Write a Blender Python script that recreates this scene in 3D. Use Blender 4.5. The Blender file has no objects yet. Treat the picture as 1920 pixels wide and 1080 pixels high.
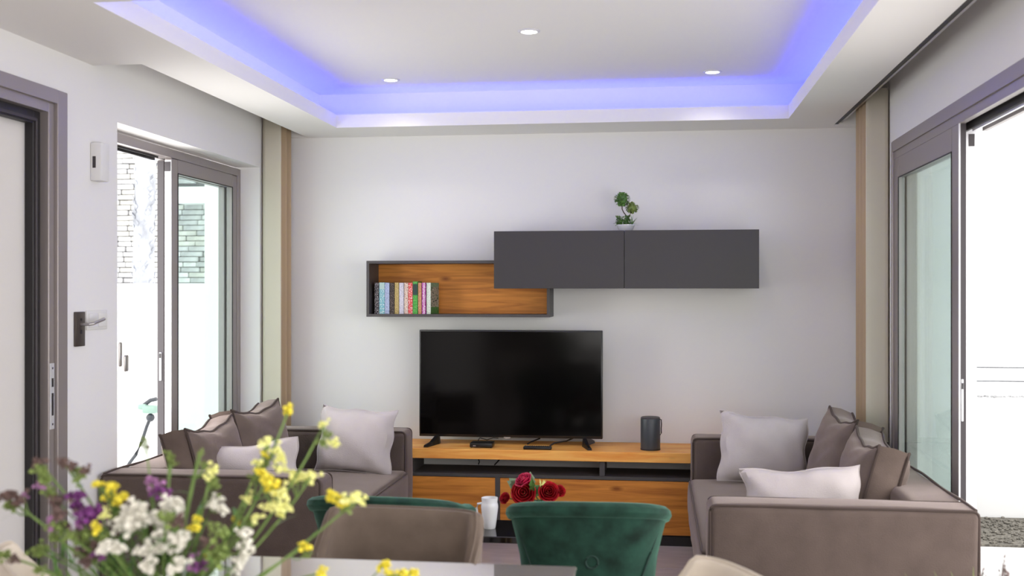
import bpy, bmesh, math, random
from mathutils import Vector, Matrix
random.seed(7)
C = bpy.context.scene.collection
PI = math.pi
R = math.radians

# ------------------------------------------------------------------ camera, world, light, exposure
EYE = 1.45
YAW = R(7.5)
cd = bpy.data.cameras.new('camera')
cd.sensor_width = 36
cd.lens = 36 * 2050 / 1920
cd.shift_y = 8 / 1920
cam = bpy.data.objects.new('camera', cd)
C.objects.link(cam)
cam.location = (0, 0, EYE)
cam.rotation_euler = (R(90), 0, YAW)
cd.dof.use_dof = True
cd.dof.focus_distance = 6.0
cd.dof.aperture_fstop = 2.9
cd.clip_start = 0.05
bpy.context.scene.camera = cam

w = bpy.data.worlds.new('overcast_sky')
bpy.context.scene.world = w
w.use_nodes = True
bg = w.node_tree.nodes['Background']
bg.inputs[0].default_value = (1.0, 0.99, 0.975, 1)
bg.inputs[1].default_value = 3.2

vs = bpy.context.scene.view_settings
vs.view_transform = 'Standard'
vs.look = 'None'
vs.gamma = 1
vs.use_curve_mapping = False
vs.exposure = 0.0

def area(name, loc, rot, sx, sy, power, col=(1, 1, 1)):
    l = bpy.data.lights.new(name, 'AREA')
    l.shape = 'RECTANGLE'; l.size = sx; l.size_y = sy; l.energy = power; l.color = col
    o = bpy.data.objects.new(name, l); C.objects.link(o)
    o.location = loc; o.rotation_euler = rot
    return o
# daylight falling in through the glazed side openings
area('daylight_right_doors', (1.55, 2.6, 1.3), (0, R(90), 0), 2.1, 3.6, 32, (1.0, 0.985, 0.965))
area('daylight_left_door', (-2.75, 5.1, 1.2), (0, R(-90), 0), 2.0, 0.85, 21, (1.0, 0.985, 0.965))
area('rear_fill', (0.0, -2.3, 1.5), (R(90), 0, 0), 2.6, 1.6, 66, (1.0, 0.97, 0.94))  # added fill lamp in front of the closed rear wall

# ------------------------------------------------------------------ small helpers
def sr(r, g, b):
    f = lambda v: (v / 255 / 12.92) if v <= 10 else ((v / 255 + 0.055) / 1.055) ** 2.4
    return (f(r), f(g), f(b), 1)

def mat(name, col, rough=0.6, metal=0, spec=0.5, noise=0, nscale=20, bump=0, bscale=200, sheen=0, stretch=None, emit=None, es=0, trans=0, coat=0):
    m = bpy.data.materials.new(name); m.use_nodes = True
    nt = m.node_tree; n = nt.nodes; b = n['Principled BSDF']
    b.inputs['Base Color'].default_value = col
    b.inputs['Roughness'].default_value = rough
    b.inputs['Metallic'].default_value = metal
    b.inputs['Specular IOR Level'].default_value = spec
    b.inputs['Coat Weight'].default_value = coat
    b.inputs['Coat Roughness'].default_value = 0.06
    if sheen:
        b.inputs['Sheen Weight'].default_value = sheen
        b.inputs['Sheen Roughness'].default_value = 0.4
        b.inputs['Sheen Tint'].default_value = (1.0, 0.84, 0.80, 1)
    if trans: b.inputs['Transmission Weight'].default_value = trans
    if emit:
        b.inputs['Emission Color'].default_value = emit
        b.inputs['Emission Strength'].default_value = es
    tc = n.new('ShaderNodeTexCoord'); mp = n.new('ShaderNodeMapping')
    nt.links.new(tc.outputs['Object'], mp.inputs[0])
    if stretch: mp.inputs['Scale'].default_value = stretch
    if noise:
        t = n.new('ShaderNodeTexNoise'); t.inputs['Scale'].default_value = nscale; t.inputs['Detail'].default_value = 5
        nt.links.new(mp.outputs[0], t.inputs['Vector'])
        rp = n.new('ShaderNodeValToRGB')
        rp.color_ramp.elements[0].position = 0.3; rp.color_ramp.elements[1].position = 0.7
        rp.color_ramp.elements[0].color = tuple(c * (1 - noise) for c in col[:3]) + (1,)
        rp.color_ramp.elements[1].color = tuple(min(1, c * (1 + noise)) for c in col[:3]) + (1,)
        nt.links.new(t.outputs[0], rp.inputs[0]); nt.links.new(rp.outputs[0], b.inputs['Base Color'])
    if bump:
        t2 = n.new('ShaderNodeTexNoise'); t2.inputs['Scale'].default_value = bscale; t2.inputs['Detail'].default_value = 3
        nt.links.new(mp.outputs[0], t2.inputs['Vector'])
        bp = n.new('ShaderNodeBump'); bp.inputs['Strength'].default_value = bump; bp.inputs['Distance'].default_value = 0.004
        nt.links.new(t2.outputs[0], bp.inputs['Height']); nt.links.new(bp.outputs[0], b.inputs['Normal'])
    return m

def wood(name, light, dark, axis='X', rough=0.45, knots=True):
    m = bpy.data.materials.new(name); m.use_nodes = True
    nt = m.node_tree; n = nt.nodes; b = n['Principled BSDF']; b.inputs['Roughness'].default_value = rough
    b.inputs['Specular IOR Level'].default_value = 0.35
    tc = n.new('ShaderNodeTexCoord'); mp = n.new('ShaderNodeMapping')
    mp.inputs['Scale'].default_value = (1.0, 9, 14) if axis == 'X' else (14, 1.0, 14)
    nt.links.new(tc.outputs['Object'], mp.inputs[0])
    t = n.new('ShaderNodeTexNoise'); t.inputs['Scale'].default_value = 2.4; t.inputs['Detail'].default_value = 8; t.inputs['Distortion'].default_value = 0.9
    nt.links.new(mp.outputs[0], t.inputs['Vector'])
    rp = n.new('ShaderNodeValToRGB'); e = rp.color_ramp.elements
    e[0].position = 0.33; e[0].color = dark; e[1].position = 0.62; e[1].color = light
    nt.links.new(t.outputs[0], rp.inputs[0])
    last = rp.outputs[0]
    if knots:
        mp2 = n.new('ShaderNodeMapping'); mp2.inputs['Scale'].default_value = (2.2, 3, 5.5)
        nt.links.new(tc.outputs['Object'], mp2.inputs[0])
        v = n.new('ShaderNodeTexVoronoi'); v.inputs['Scale'].default_value = 1.3
        nt.links.new(mp2.outputs[0], v.inputs['Vector'])
        r2 = n.new('ShaderNodeValToRGB'); k = r2.color_ramp.elements
        k[0].position = 0.03; k[0].color = (0.22, 0.10, 0.05, 1); k[1].position = 0.14; k[1].color = (1, 1, 1, 1)
        nt.links.new(v.outputs['Distance'], r2.inputs[0])
        mx = n.new('ShaderNodeMix'); mx.data_type = 'RGBA'; mx.blend_type = 'MULTIPLY'; mx.inputs[0].default_value = 0.8
        nt.links.new(last, mx.inputs[6]); nt.links.new(r2.outputs[0], mx.inputs[7]); last = mx.outputs[2]
    nt.links.new(last, b.inputs['Base Color'])
    bp = n.new('ShaderNodeBump'); bp.inputs['Strength'].default_value = 0.12; bp.inputs['Distance'].default_value = 0.002
    nt.links.new(t.outputs[0], bp.inputs['Height']); nt.links.new(bp.outputs[0], b.inputs['Normal'])
    return m

def glassmat(name, tint, rough=0.0, refl=1.0):
    m = bpy.data.materials.new(name); m.use_nodes = True
    nt = m.node_tree; n = nt.nodes
    for x in list(n):
        if x.type != 'OUTPUT_MATERIAL': n.remove(x)
    out = [x for x in n if x.type == 'OUTPUT_MATERIAL'][0]
    tr = n.new('ShaderNodeBsdfTransparent'); tr.inputs[0].default_value = tint
    gl = n.new('ShaderNodeBsdfGlossy'); gl.inputs['Roughness'].default_value = rough; gl.inputs[0].default_value = (refl, refl, refl, 1)
    lw = n.new('ShaderNodeLayerWeight'); lw.inputs[0].default_value = 0.5
    pw = n.new('ShaderNodeMath'); pw.operation = 'POWER'; pw.inputs[1].default_value = 5.0
    fr = n.new('ShaderNodeMath'); fr.operation = 'MULTIPLY_ADD'; fr.inputs[1].default_value = 0.5; fr.inputs[2].default_value = 0.025
    nt.links.new(lw.outputs['Facing'], pw.inputs[0]); nt.links.new(pw.outputs[0], fr.inputs[0])
    mx = n.new('ShaderNodeMixShader')
    nt.links.new(fr.outputs[0], mx.inputs[0]); nt.links.new(tr.outputs[0], mx.inputs[1]); nt.links.new(gl.outputs[0], mx.inputs[2])
    nt.links.new(mx.outputs[0], out.inputs[0])
    return m

def translucent(name, col, amount):
    m = mat(name, col, 0.85, bump=0.15, bscale=300, spec=0.15)
    nt = m.node_tree; n = nt.nodes; b = n['Principled BSDF']; out = [x for x in n if x.type == 'OUTPUT_MATERIAL'][0]
    t = n.new('ShaderNodeBsdfTranslucent'); t.inputs[0].default_value = col
    mx = n.new('ShaderNodeMixShader'); mx.inputs[0].default_value = amount
    nt.links.new(b.outputs[0], mx.inputs[1]); nt.links.new(t.outputs[0], mx.inputs[2]); nt.links.new(mx.outputs[0], out.inputs[0])
    return m

def wpos(o):
    p = Vector((0, 0, 0))
    while o: p += o.location; o = o.parent
    return p

def link(name, me, m, parent=None, world=True, smooth=True):
    if isinstance(me, bmesh.types.BMesh):
        bm = me; bmesh.ops.recalc_face_normals(bm, faces=bm.faces)
        me = bpy.data.meshes.new(name); bm.to_mesh(me); bm.free()
        if smooth:
            for p in me.polygons: p.use_smooth = True
            try: me.set_sharp_from_angle(angle=R(38))
            except Exception: pass
        if m: me.materials.append(m)
    o = bpy.data.objects.new(name, me); C.objects.link(o)
    if parent is not None:
        o.parent = parent
        if world: o.location = -wpos(parent)
    return o

def thing(name, label, cat, loc=(0, 0, 0), group=None, rotz=0):
    o = bpy.data.objects.new(name, None); C.objects.link(o); o.location = loc
    o.empty_display_size = 0.05
    o.rotation_euler = (0, 0, rotz)
    o['label'] = label; o['category'] = cat
    if group: o['group'] = group
    return o

def tag(o, label, cat, group=None):
    o['label'] = label; o['category'] = cat
    if group: o['group'] = group
    return o

def struct(o):
    o['kind'] = 'structure'; return o

def box(bm, x0, x1, y0, y1, z0, z1, bevel=0, seg=2):
    x0, x1 = min(x0, x1), max(x0, x1); y0, y1 = min(y0, y1), max(y0, y1); z0, z1 = min(z0, z1), max(z0, z1)
    r = bmesh.ops.create_cube(bm, size=1, matrix=Matrix.Translation(((x0 + x1) / 2, (y0 + y1) / 2, (z0 + z1) / 2)) @ Matrix.Diagonal((x1 - x0, y1 - y0, z1 - z0, 1)))
    if bevel:
        es = list({e for v in r['verts'] for e in v.link_edges})
        bmesh.ops.bevel(bm, geom=es, offset=bevel, segments=seg, profile=0.5, affect='EDGES')
    return bm

def nb(): return bmesh.new()
def bx(*a, **k): return box(nb(), *a, **k)

def tube(bm, pts, r, seg=8, closed=False, taper=None):
    pts = [Vector(p) for p in pts]; n = len(pts); rings = []
    for i, p in enumerate(pts):
        if closed: d = pts[(i + 1) % n] - pts[i - 1]
        else: d = pts[min(i + 1, n - 1)] - pts[max(i - 1, 0)]
        d.normalize()
        up = Vector((0, 0, 1)) if abs(d.z) < 0.9 else Vector((1, 0, 0))
        a = d.cross(up).normalized(); b = d.cross(a)
        rr = r if taper is None else r + (taper - r) * i / max(1, n - 1)
        rings.append([bm.verts.new(p + a * math.cos(2 * PI * k / seg) * rr + b * math.sin(2 * PI * k / seg) * rr) for k in range(seg)])
    m = n if closed else n - 1
    for i in range(m):
        A, B = rings[i], rings[(i + 1) % n]
        off = 0
        if closed and i == n - 1:
            off = min(range(seg), key=lambda o: sum((A[k].co - B[(k + o) % seg].co).length for k in range(seg)))
        for k in range(seg):
            bm.faces.new((A[k], A[(k + 1) % seg], B[(k + 1 + off) % seg], B[(k + off) % seg]))
    if not closed:
        bm.faces.new(rings[0][::-1]); bm.faces.new(rings[-1])
    return bm

def lathe(bm, prof, seg=24, loc=(0, 0, 0)):
    rings = []
    for (r, z) in prof:
        if r < 1e-5: rings.append([bm.verts.new((loc[0], loc[1], loc[2] + z))])
        else: rings.append([bm.verts.new((loc[0] + r * math.cos(2 * PI * k / seg), loc[1] + r * math.sin(2 * PI * k / seg), loc[2] + z)) for k in range(seg)])
    for A, B in zip(rings, rings[1:]):
        for k in range(seg):
            k2 = (k + 1) % seg
            if len(A) == 1 and len(B) == 1: continue
            if len(A) == 1: bm.faces.new((A[0], B[k2], B[k]))
            elif len(B) == 1: bm.faces.new((A[k], A[k2], B[0]))
            else: bm.faces.new((A[k], A[k2], B[k2], B[k]))
    return bm

def softbox(bm, x0, x1, y0, y1, z0, z1, r=0.03, puff=0.0, n=10, wob=0.0, M=None):
    """rounded, slightly stuffed box"""
    h = Vector(((x1 - x0) / 2, (y1 - y0) / 2, (z1 - z0) / 2)); c = Vector(((x0 + x1) / 2, (y0 + y1) / 2, (z0 + z1) / 2))
    idx = {}
    def steps(hh):
        s = [-1 + 2 * i / n for i in range(n + 1)]
        e = r / hh
        t = [-1, -1 + e * 0.3, -1 + e * 0.65, -1 + e] + [v for v in s if abs(v) < 1 - e - 0.02] + [1 - e, 1 - e * 0.65, 1 - e * 0.3, 1]
        return t
    S = [steps(h[i]) for i in range(3)]
    def vert(i, j, k):
        key = (i, j, k)
        if key not in idx:
            u = Vector((S[0][i], S[1][j], S[2][k])); p = Vector((u[a] * h[a] for a in range(3)))
            q = Vector((max(-(h[a] - r), min(h[a] - r, p[a])) for a in range(3)))
            d = p - q
            if d.length > 1e-9: p = q + d.normalized() * r
            pf = puff
            p2 = p.copy()
            for a in range(3):
                if abs(u[a]) > 0.999:
                    o = [b for b in range(3) if b != a]
                    f = (1 - u[o[0]] ** 2) * (1 - u[o[1]] ** 2)
                    p2[a] += math.copysign(pf * f ** 0.5, u[a])
            if wob:
                p2 += Vector((math.sin(p.y * 17 + p.z * 9), math.sin(p.x * 15 + p.z * 11), math.sin(p.x * 13 + p.y * 12))) * wob
            p2 = p2 + c
            if M: p2 = M @ p2
            idx[key] = bm.verts.new(p2)
        return idx[key]
    N = [len(s) - 1 for s in S]
    for a in range(3):
        o = [b for b in range(3) if b != a]
        for side in (0, N[a]):
            for i in range(N[o[0]]):
                for j in range(N[o[1]]):
                    q = []
                    for (di, dj) in ((0, 0), (1, 0), (1, 1), (0, 1)):
                        k = [0, 0, 0]; k[a] = side; k[o[0]] = i + di; k[o[1]] = j + dj
                        q.append(vert(*k))
                    try: bm.faces.new(q)
                    except ValueError: pass
    return bm

def sightpoint(px, py, Y=None, X=None, Z=None):
    """a point in the room from where the line of sight meets a real plane"""
    a = (px - 960) / 2050; b = (548 - py) / 2050
    c_, s_ = math.cos(YAW), math.sin(YAW)
    r = Vector((a * c_ - s_, a * s_ + c_, b))
    t = (Y / r.y) if Y is not None else (X / r.x) if X is not None else (Z - EYE) / r.z
    return Vector((0, 0, EYE)) + r * t

# ------------------------------------------------------------------ materials
M = {}
M['wall'] = mat('wall_paint', (0.80, 0.785, 0.775, 1), 0.7, spec=0.25, bump=0.05, bscale=60)
M['ceil'] = mat('ceiling_paint', (0.86, 0.84, 0.82, 1), 0.8, spec=0.2)
M['rear'] = mat('rear_wall_brown', (0.16, 0.12, 0.10, 1), 0.6, noise=0.1, nscale=3)
M['tile'] = mat('floor_tile_greige', sr(176, 165, 162), 0.32, spec=0.4, noise=0.14, nscale=5, stretch=(1, 3, 1))
M['grout'] = mat('floor_grout', sr(150, 141, 138), 0.8)
M['alu'] = mat('grey_aluminium', sr(150, 142, 140), 0.38, metal=0.35)
M['alul'] = mat('pale_aluminium', sr(214, 214, 218), 0.3, metal=0.3)
M['track'] = mat('dark_track', sr(52, 46, 50), 0.5)
M['gasket'] = mat('black_gasket', sr(30, 27, 29), 0.5)
M['glass'] = glassmat('green_tinted_glass', (0.885, 0.935, 0.925, 1))
M['frost'] = translucent('frosted_pane', (0.62, 0.60, 0.59, 1), 0.55)
M['curtain'] = translucent('beige_lit_curtain', (0.84, 0.79, 0.67, 1), 0.35)  # near face of the curtain, window light put into a paler colour
M['curtain_fold'] = translucent('tan_shaded_fold', (0.56, 0.42, 0.28, 1), 0.2)  # folds of the same curtain, shade put into a darker tan
M['sofa'] = mat('taupe_upholstery', (0.112, 0.084, 0.073, 1), 0.9, spec=0.15, noise=0.12, nscale=9, bump=0.35, bscale=240, sheen=0.5)
M['cush'] = mat('taupe_cushion_velvet', (0.165, 0.125, 0.107, 1), 0.9, spec=0.15, noise=0.18, nscale=7, bump=0.3, bscale=200, sheen=0.5)
M['pipe'] = mat('taupe_piping', (0.075, 0.056, 0.050, 1), 0.9, spec=0.1, sheen=0.2)
M['pillow'] = mat('pale_pink_grey_linen', (0.56, 0.505, 0.50, 1), 0.9, spec=0.1, bump=0.4, bscale=260, noise=0.05, nscale=8)
M['oak'] = wood('honey_oak', sr(255, 190, 100), sr(240, 152, 66))
M['oakd'] = wood('honey_oak_drawer', sr(222, 146, 62), sr(182, 110, 44))
M['char'] = mat('charcoal_lacquer', sr(58, 55, 56), 0.45, spec=0.4)
M['charf'] = mat('charcoal_frame', sr(76, 72, 72), 0.5, spec=0.4)
M['black'] = mat('black_plastic', sr(22, 21, 22), 0.35)
M['screen'] = mat('tv_screen', sr(9, 8, 8), 0.1, spec=0.2)
M['spk'] = mat('speaker_slate', sr(62, 66, 72), 0.38, noise=0.05, nscale=400)
M['green'] = mat('green_velvet', (0.010, 0.036, 0.025, 1), 0.8, spec=0.2, noise=0.6, nscale=13, bump=0.35, bscale=40, sheen=0.32)
M['green'].node_tree.nodes['Principled BSDF'].inputs['Sheen Tint'].default_value = (0.45, 0.9, 0.68, 1)
M['seam'] = mat('dark_green_seam', (0.006, 0.03, 0.022, 1), 0.8)
M['tan'] = mat('tan_faux_suede', (0.15, 0.115, 0.093, 1), 0.85, spec=0.2, noise=0.12, nscale=14, bump=0.2, bscale=300, sheen=0.3)
M['cream'] = mat('lit_tan_suede', (0.60, 0.53, 0.45, 1), 0.8, spec=0.2, noise=0.06, nscale=14, bump=0.2, bscale=300)  # same suede as the tan chair, bright light put into the colour
M['ttop'] = mat('taupe_lacquered_table', (0.72, 0.66, 0.61, 1), 0.03, metal=0.68, spec=1.0, coat=1.0)
M['gold'] = mat('brushed_brass', sr(170, 138, 80), 0.35, metal=0.9)
M['white'] = mat('white_ceramic', (0.82, 0.82, 0.84, 1), 0.25)
M['plasw'] = mat('white_plastic', (0.74, 0.73, 0.71, 1), 0.45)
M['bronze'] = mat('dark_bronze', sr(88, 80, 76), 0.35, metal=0.6)
M['steel'] = mat('brushed_steel', sr(180, 176, 174), 0.3, metal=0.8)
M['leaf'] = mat('leaf_green', (0.10, 0.22, 0.05, 1), 0.55, noise=0.4, nscale=60)
M['leafl'] = mat('leaf_olive', (0.20, 0.27, 0.07, 1), 0.55, noise=0.3, nscale=60)
M['leafs'] = mat('leaf_sage', (0.26, 0.36, 0.22, 1), 0.6, noise=0.2, nscale=40)
M['stem'] = mat('stem_green', (0.15, 0.24, 0.06, 1), 0.6, noise=0.2, nscale=40)
M['bark'] = mat('brown_twig', (0.07, 0.045, 0.03, 1), 0.8)
M['yel'] = mat('yellow_petals', (0.85, 0.74, 0.07, 1), 0.6, noise=0.15, nscale=60)
M['yell'] = mat('pale_yellow_petals', (0.86, 0.86, 0.34, 1), 0.6, noise=0.1, nscale=60)
M['whi'] = mat('white_petals', (0.82, 0.80, 0.72, 1), 0.7, noise=0.08, nscale=60)
M['pur'] = mat('purple_petals', (0.20, 0.045, 0.22, 1), 0.6, noise=0.4, nscale=50)
M['mau'] = mat('mauve_petals', (0.42, 0.20, 0.40, 1), 0.6, noise=0.3, nscale=50)
M['dus'] = mat('dusky_calyx', (0.16, 0.10, 0.09, 1), 0.7, noise=0.4, nscale=50)
M['rose'] = mat('red_rose', (0.33, 0.004, 0.010, 1), 0.6, noise=0.4, nscale=40, spec=0.2)
M['rosep'] = mat('pink_rose', (0.48, 0.006, 0.06, 1), 0.55, noise=0.2, nscale=30)
M['tabk'] = mat('black_glass_table', sr(20, 18, 20), 0.05, spec=0.8)
M['render'] = mat('white_render', (0.82, 0.82, 0.82, 1), 0.85, bump=0.1, bscale=30)
M['shade_render'] = mat('shaded_white_render', (0.60, 0.61, 0.61, 1), 0.85)  # white render with terrace shade put into a greyer colour
M['gravel'] = mat('grey_gravel_bed', sr(110, 106, 98), 0.9, noise=0.6, nscale=60, bump=1.0, bscale=60)
M['stone_a'] = mat('cladding_stone_pale', (0.62, 0.62, 0.62, 1), 0.85, noise=0.25, nscale=8, bump=0.4, bscale=30)
M['stone_b'] = mat('cladding_stone_grey', (0.44, 0.44, 0.45, 1), 0.85, noise=0.3, nscale=8, bump=0.4, bscale=30)
M['stone_c'] = mat('cladding_stone_warm', (0.52, 0.51, 0.48, 1), 0.85, noise=0.25, nscale=8, bump=0.4, bscale=30)
M['mortar'] = mat('cladding_mortar', (0.16, 0.16, 0.17, 1), 0.9)
M['barkg'] = mat('pale_grey_bark', (0.46, 0.48, 0.53, 1), 0.9, noise=0.5, nscale=9, stretch=(1, 1, 0.35), bump=1.0, bscale=20)
M['led'] = mat('blue_led', (0, 0, 0, 1), emit=(0.04, 0.06, 1.0, 1), es=22)
M['lamp'] = mat('downlight_lens', (1, 1, 1, 1), emit=(1.0, 0.97, 0.92, 1), es=14)
M['window_dark'] = mat('far_window_glass', (0.20, 0.26, 0.30, 1), 0.1)

XL, XR, YB, ZS, ZI = -2.413, 1.205, 6.72, 2.43, 2.655
YR = -2.6                       # rear wall
CX0, CX1, CY0, CY1 = -1.887, 0.742, 3.48, 6.32     # cove opening
NL, NR = -2.19, 1.033                              # soffit edges along the curtain niches

# ------------------------------------------------------------------ floor with separate tiles
fl = struct(link('floor', bx(XL - 0.2, XR + 0.2, YR - 0.1, YB + 0.1, -0.12, -0.006), M['grout']))
tmesh = None
TW, TL = 0.60, 0.60
nx = int(math.ceil((XR - XL + 0.1) / TW)); ny = int(math.ceil((YB - YR) / TL))
for i in range(nx):
    for j in range(ny):
        x0 = XL - 0.02 + i * TW; y0 = YR + j * TL
        x1 = min(x0 + TW - 0.004, XR + 0.1); y1 = min(y0 + TL - 0.004, YB)
        if x1 - x0 < TW - 0.01 or y1 - y0 < TL - 0.01 or tmesh is None:
            b = bx(0, x1 - x0, 0, y1 - y0, -0.01, 0, bevel=0.0015, seg=1)
            o = link('floor_tile', b, M['tile'], fl, world=False, smooth=False)
            if tmesh is None and x1 - x0 > TW - 0.01: tmesh = o.data
        else:
            o = link('floor_tile', tmesh, None, fl, world=False)
        o.location = (x0, y0, 0)

# ------------------------------------------------------------------ walls
struct(link('wall_back', bx(XL - 0.2, XR + 0.2, YB, YB + 0.2, -0.1, 2.9), M['wall'], smooth=False))
T = 0.16
b = nb()
OL0, OL1, ZO = 4.665, 6.456, 2.218                 # left sliding-window opening
DL0, DL1 = 2.05, 4.19                              # left door opening
for (y0, y1, z0, z1) in ((YR, DL0, -0.1, 2.9), (DL0, DL1, 2.26, 2.9), (DL1, OL0, -0.1, 2.9), (OL0, OL1, ZO, 2.9), (OL1, YB, -0.1, 2.9)):
    box(b, XL - T, XL, y0, y1, z0, z1)
struct(link('wall_left', b, M['wall'], smooth=False))
b = nb()
OR0, OR1 = 0.35, 5.84
for (y0, y1, z0, z1) in ((YR, -2.2, -0.1, 2.9), (-2.2, -0.3, 2.2, 2.9), (-0.3, OR0, -0.1, 2.9), (OR0, OR1, 2.223, 2.9), (OR1, YB, -0.1, 2.9)):
    box(b, XR, XR + 0.2, y0, y1, z0, z1)
struct(link('wall_right', b, M['wall'], smooth=False))
struct(link('wall_front', bx(XL - 0.2, XR + 0.2, YR - 0.2, YR, -0.1, 2.9), M['rear'], smooth=False))

# ------------------------------------------------------------------ ceiling with cove and curtain niches
b = nb()
ZT = 2.46
def slab(x0, x1, y0, y1, z0=ZS, z1=ZT): box(b, x0, x1, y0, y1, z0, z1)
slab(XL, XR, YR, CY0)                               # behind / above camera
slab(XL, CX0, CY0, 4.45); slab(NL, CX0, 4.45, YB)
slab(XL, NL, 6.68, YB)
slab(CX1, NR, CY0, YB)
slab(NR, XR, 6.60, YB); 
slab(CX0, CX1, CY1, YB)
LH = 2.508; LT = 0.02
box(b, CX0 - LT, CX0, CY0 - LT, CY1 + LT, ZT, LH); box(b, CX1, CX1 + LT, CY0 - LT, CY1 + LT, ZT, LH)
box(b, CX0, CX1, CY1, CY1 + LT, ZT, LH); box(b, CX0, CX1, CY0 - LT, CY0, ZT, LH)
RC = 0.15
box(b, CX0 - RC - 0.02, CX0 - RC, CY0 - RC, CY1 + RC, ZT, 2.75); box(b, CX1 + RC, CX1 + RC + 0.02, CY0 - RC, CY1 + RC, ZT, 2.75)
box(b, CX0 - RC, CX1 + RC, CY1 + RC, CY1 + RC + 0.02, ZT, 2.75); box(b, CX0 - RC, CX1 + RC, CY0 - RC - 0.02, CY0 - RC, ZT, 2.75)
box(b, CX0 - RC - 0.02, CX1 + RC + 0.02, CY0 - RC - 0.02, CY1 + RC + 0.02, ZI, ZI + 0.1)
box(b, NL, NL + 0.02, 4.45, 6.68, ZT, 2.75); box(b, XL, NL, 4.43, 4.45, ZT, 2.75); box(b, XL, NL, 4.45, 6.72, 2.70, 2.75); box(b, XL, NL, 6.68, 6.70, ZT, 2.7)
box(b, NR - 0.02, NR, CY0, 6.6, ZT, 2.75); box(b, NR, XR, CY0, 6.72, 2.70, 2.75); box(b, NR, XR, 6.6, 6.62, ZT, 2.7)
box(b, XL, XR, YR, CY0 - RC - 0.02, 2.7, 2.75)
ceiling = struct(link('ceiling', b, M['ceil'], smooth=False))
# right curtain track: dark rail in the niche beside the soffit edge
t = thing('curtain_track', 'slim dark curtain rail running along the edge of the ceiling by the right wall', 'curtain rail', (NR + 0.02, 3.5, 2.45))
link('rail', bx(NR + 0.004, NR + 0.022, 2.4, 6.58, 2.432, 2.452), M['gasket'], t)
link('rail', bx(NR + 0.034, NR + 0.046, 2.4, 6.58, 2.44, 2.452), M['steel'], t)
link('bracket', bx(NR + 0.0, NR + 0.05, 5.86, 5.88, 2.452, 2.47), M['gasket'], t)
link('bracket', bx(NR + 0.0, NR + 0.05, 4.9, 4.92, 2.452, 2.47), M['gasket'], t)

# blue led strips lying in the cove
def led(x0, x1, y0, y1, lab):
    o = link('led_strip', bx(x0, x1, y0, y1, ZT, ZT + 0.012), M['led'], smooth=False)
    tag(o, lab, 'light strip', 'blue led strips in the ceiling cove')
led(CX0 - 0.06, CX0 - 0.04, CY0, CY1, 'blue light strip hidden in the left side of the ceiling cove')
led(CX1 + 0.04, CX1 + 0.06, CY0, CY1, 'blue light strip hidden in the right side of the ceiling cove')
led(CX0 - 0.03, CX1 + 0.03, CY1 + 0.04, CY1 + 0.06, 'blue light strip hidden in the cove above the television wall')
led(CX0, CX1, CY0 - 0.06, CY0 - 0.04, 'blue light strip hidden in the near side of the ceiling cove')

# downlights and added fill spots
def spot(loc, power):
    l = bpy.data.lights.new('ceiling_spot', 'SPOT'); l.energy = power; l.spot_size = R(130); l.spot_blend = 0.7; l.shadow_soft_size = 0.04; l.color = (1.0, 0.95, 0.88)
    o = bpy.data.objects.new('ceiling_spot', l); C.objects.link(o); o.location = loc
for (x, y, lab) in ((-0.58, 5.01, 'round white recessed spotlight nearest the top edge of the photo'),
                    (-1.49, 6.05, 'round white recessed spotlight at the left end of the raised ceiling'),
                    (0.306, 6.06, 'round white recessed spotlight at the right end of the raised ceiling')):
    t = thing('downlight', lab, 'ceiling light', (x, y, ZI), 'recessed ceiling spotlights')
    link('rim', lathe(nb(), [(0.036, -0.001), (0.038, -0.006), (0.047, -0.006), (0.052, -0.002), (0.052, 0.0)], 28), M['plasw'], t, world=False)
    link('lens', lathe(nb(), [(0, -0.004), (0.036, -0.004), (0.036, 0.0)], 28), M['lamp'], t, world=False)
    spot((x, y, ZI - 0.012), 8)
for (x, y) in ((-1.49, 2.2), (0.3, 2.2), (-1.49, 0.6), (0.3, 0.6)):  # extra fill spots added in the near ceiling, without fittings
    spot((x, y, 2.42), 6)

# ------------------------------------------------------------------ left sliding window (window_1)
def frame_ring(bm, x0, x1, y0, y1, z0, z1, wd, wtop=None, wbot=None):
    wt = wtop or wd; wb = wbot or wd
    box(bm, x0, x1, y0, y0 + wd, z0, z1, bevel=0.003, seg=1); box(bm, x0, x1, y1 - wd, y1, z0, z1, bevel=0.003, seg=1)
    box(bm, x0, x1, y0 + wd, y1 - wd, z1 - wt, z1); box(bm, x0, x1, y0 + wd, y1 - wd, z0, z0 + wb)
    return bm

win = struct(link('window_1', frame_ring(nb(), -2.64, -2.535, OL0, OL1, 0.0, 2.206, 0.045), M['alu'], smooth=False))
# tracks in the head
link('window_track', bx(-2.58, -2.577, OL0 + 0.045, 5.42, 2.150, 2.160), M['gasket'], win)
link('window_track', bx(-2.61, -2.596, OL0 + 0.045, 5.42, 2.140, 2.161), M['gasket'], win)
s = link('window_sash', frame_ring(nb(), -2.578, -2.54, 5.50, OL1 - 0.045, 0.045, 2.16, 0.075), M['alu'], win, smooth=False)
link('pane', bx(-2.562, -2.556, 5.57, 6.34, 0.12, 2.09), M['glass'], s, world=False, smooth=False)
link('sash_edge', bx(-2.577, -2.541, 5.496, 5.5, 0.06, 2.15), M['alul'], s, world=False)  # end face lit from outside, that light put in as paler metal
link('gasket', frame_ring(nb(), -2.5405, -2.5385, 5.572, 6.339, 0.118, 2.088, 0.006), M['gasket'], s, world=False, smooth=False)
link('corner_cap', bx(-2.575, -2.545, 5.492, 5.497, 2.09, 2.14), M['track'], s, world=False)
s2 = link('window_sash', frame_ring(nb(), -2.632, -2.594, 5.53, OL1 - 0.045, 0.045, 2.155, 0.07), M['alu'], win, smooth=False)
link('side_seal', bx(-2.594, -2.591, 5.53, 5.60, 0.06, 2.15), M['track'], s2, world=False)
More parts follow.
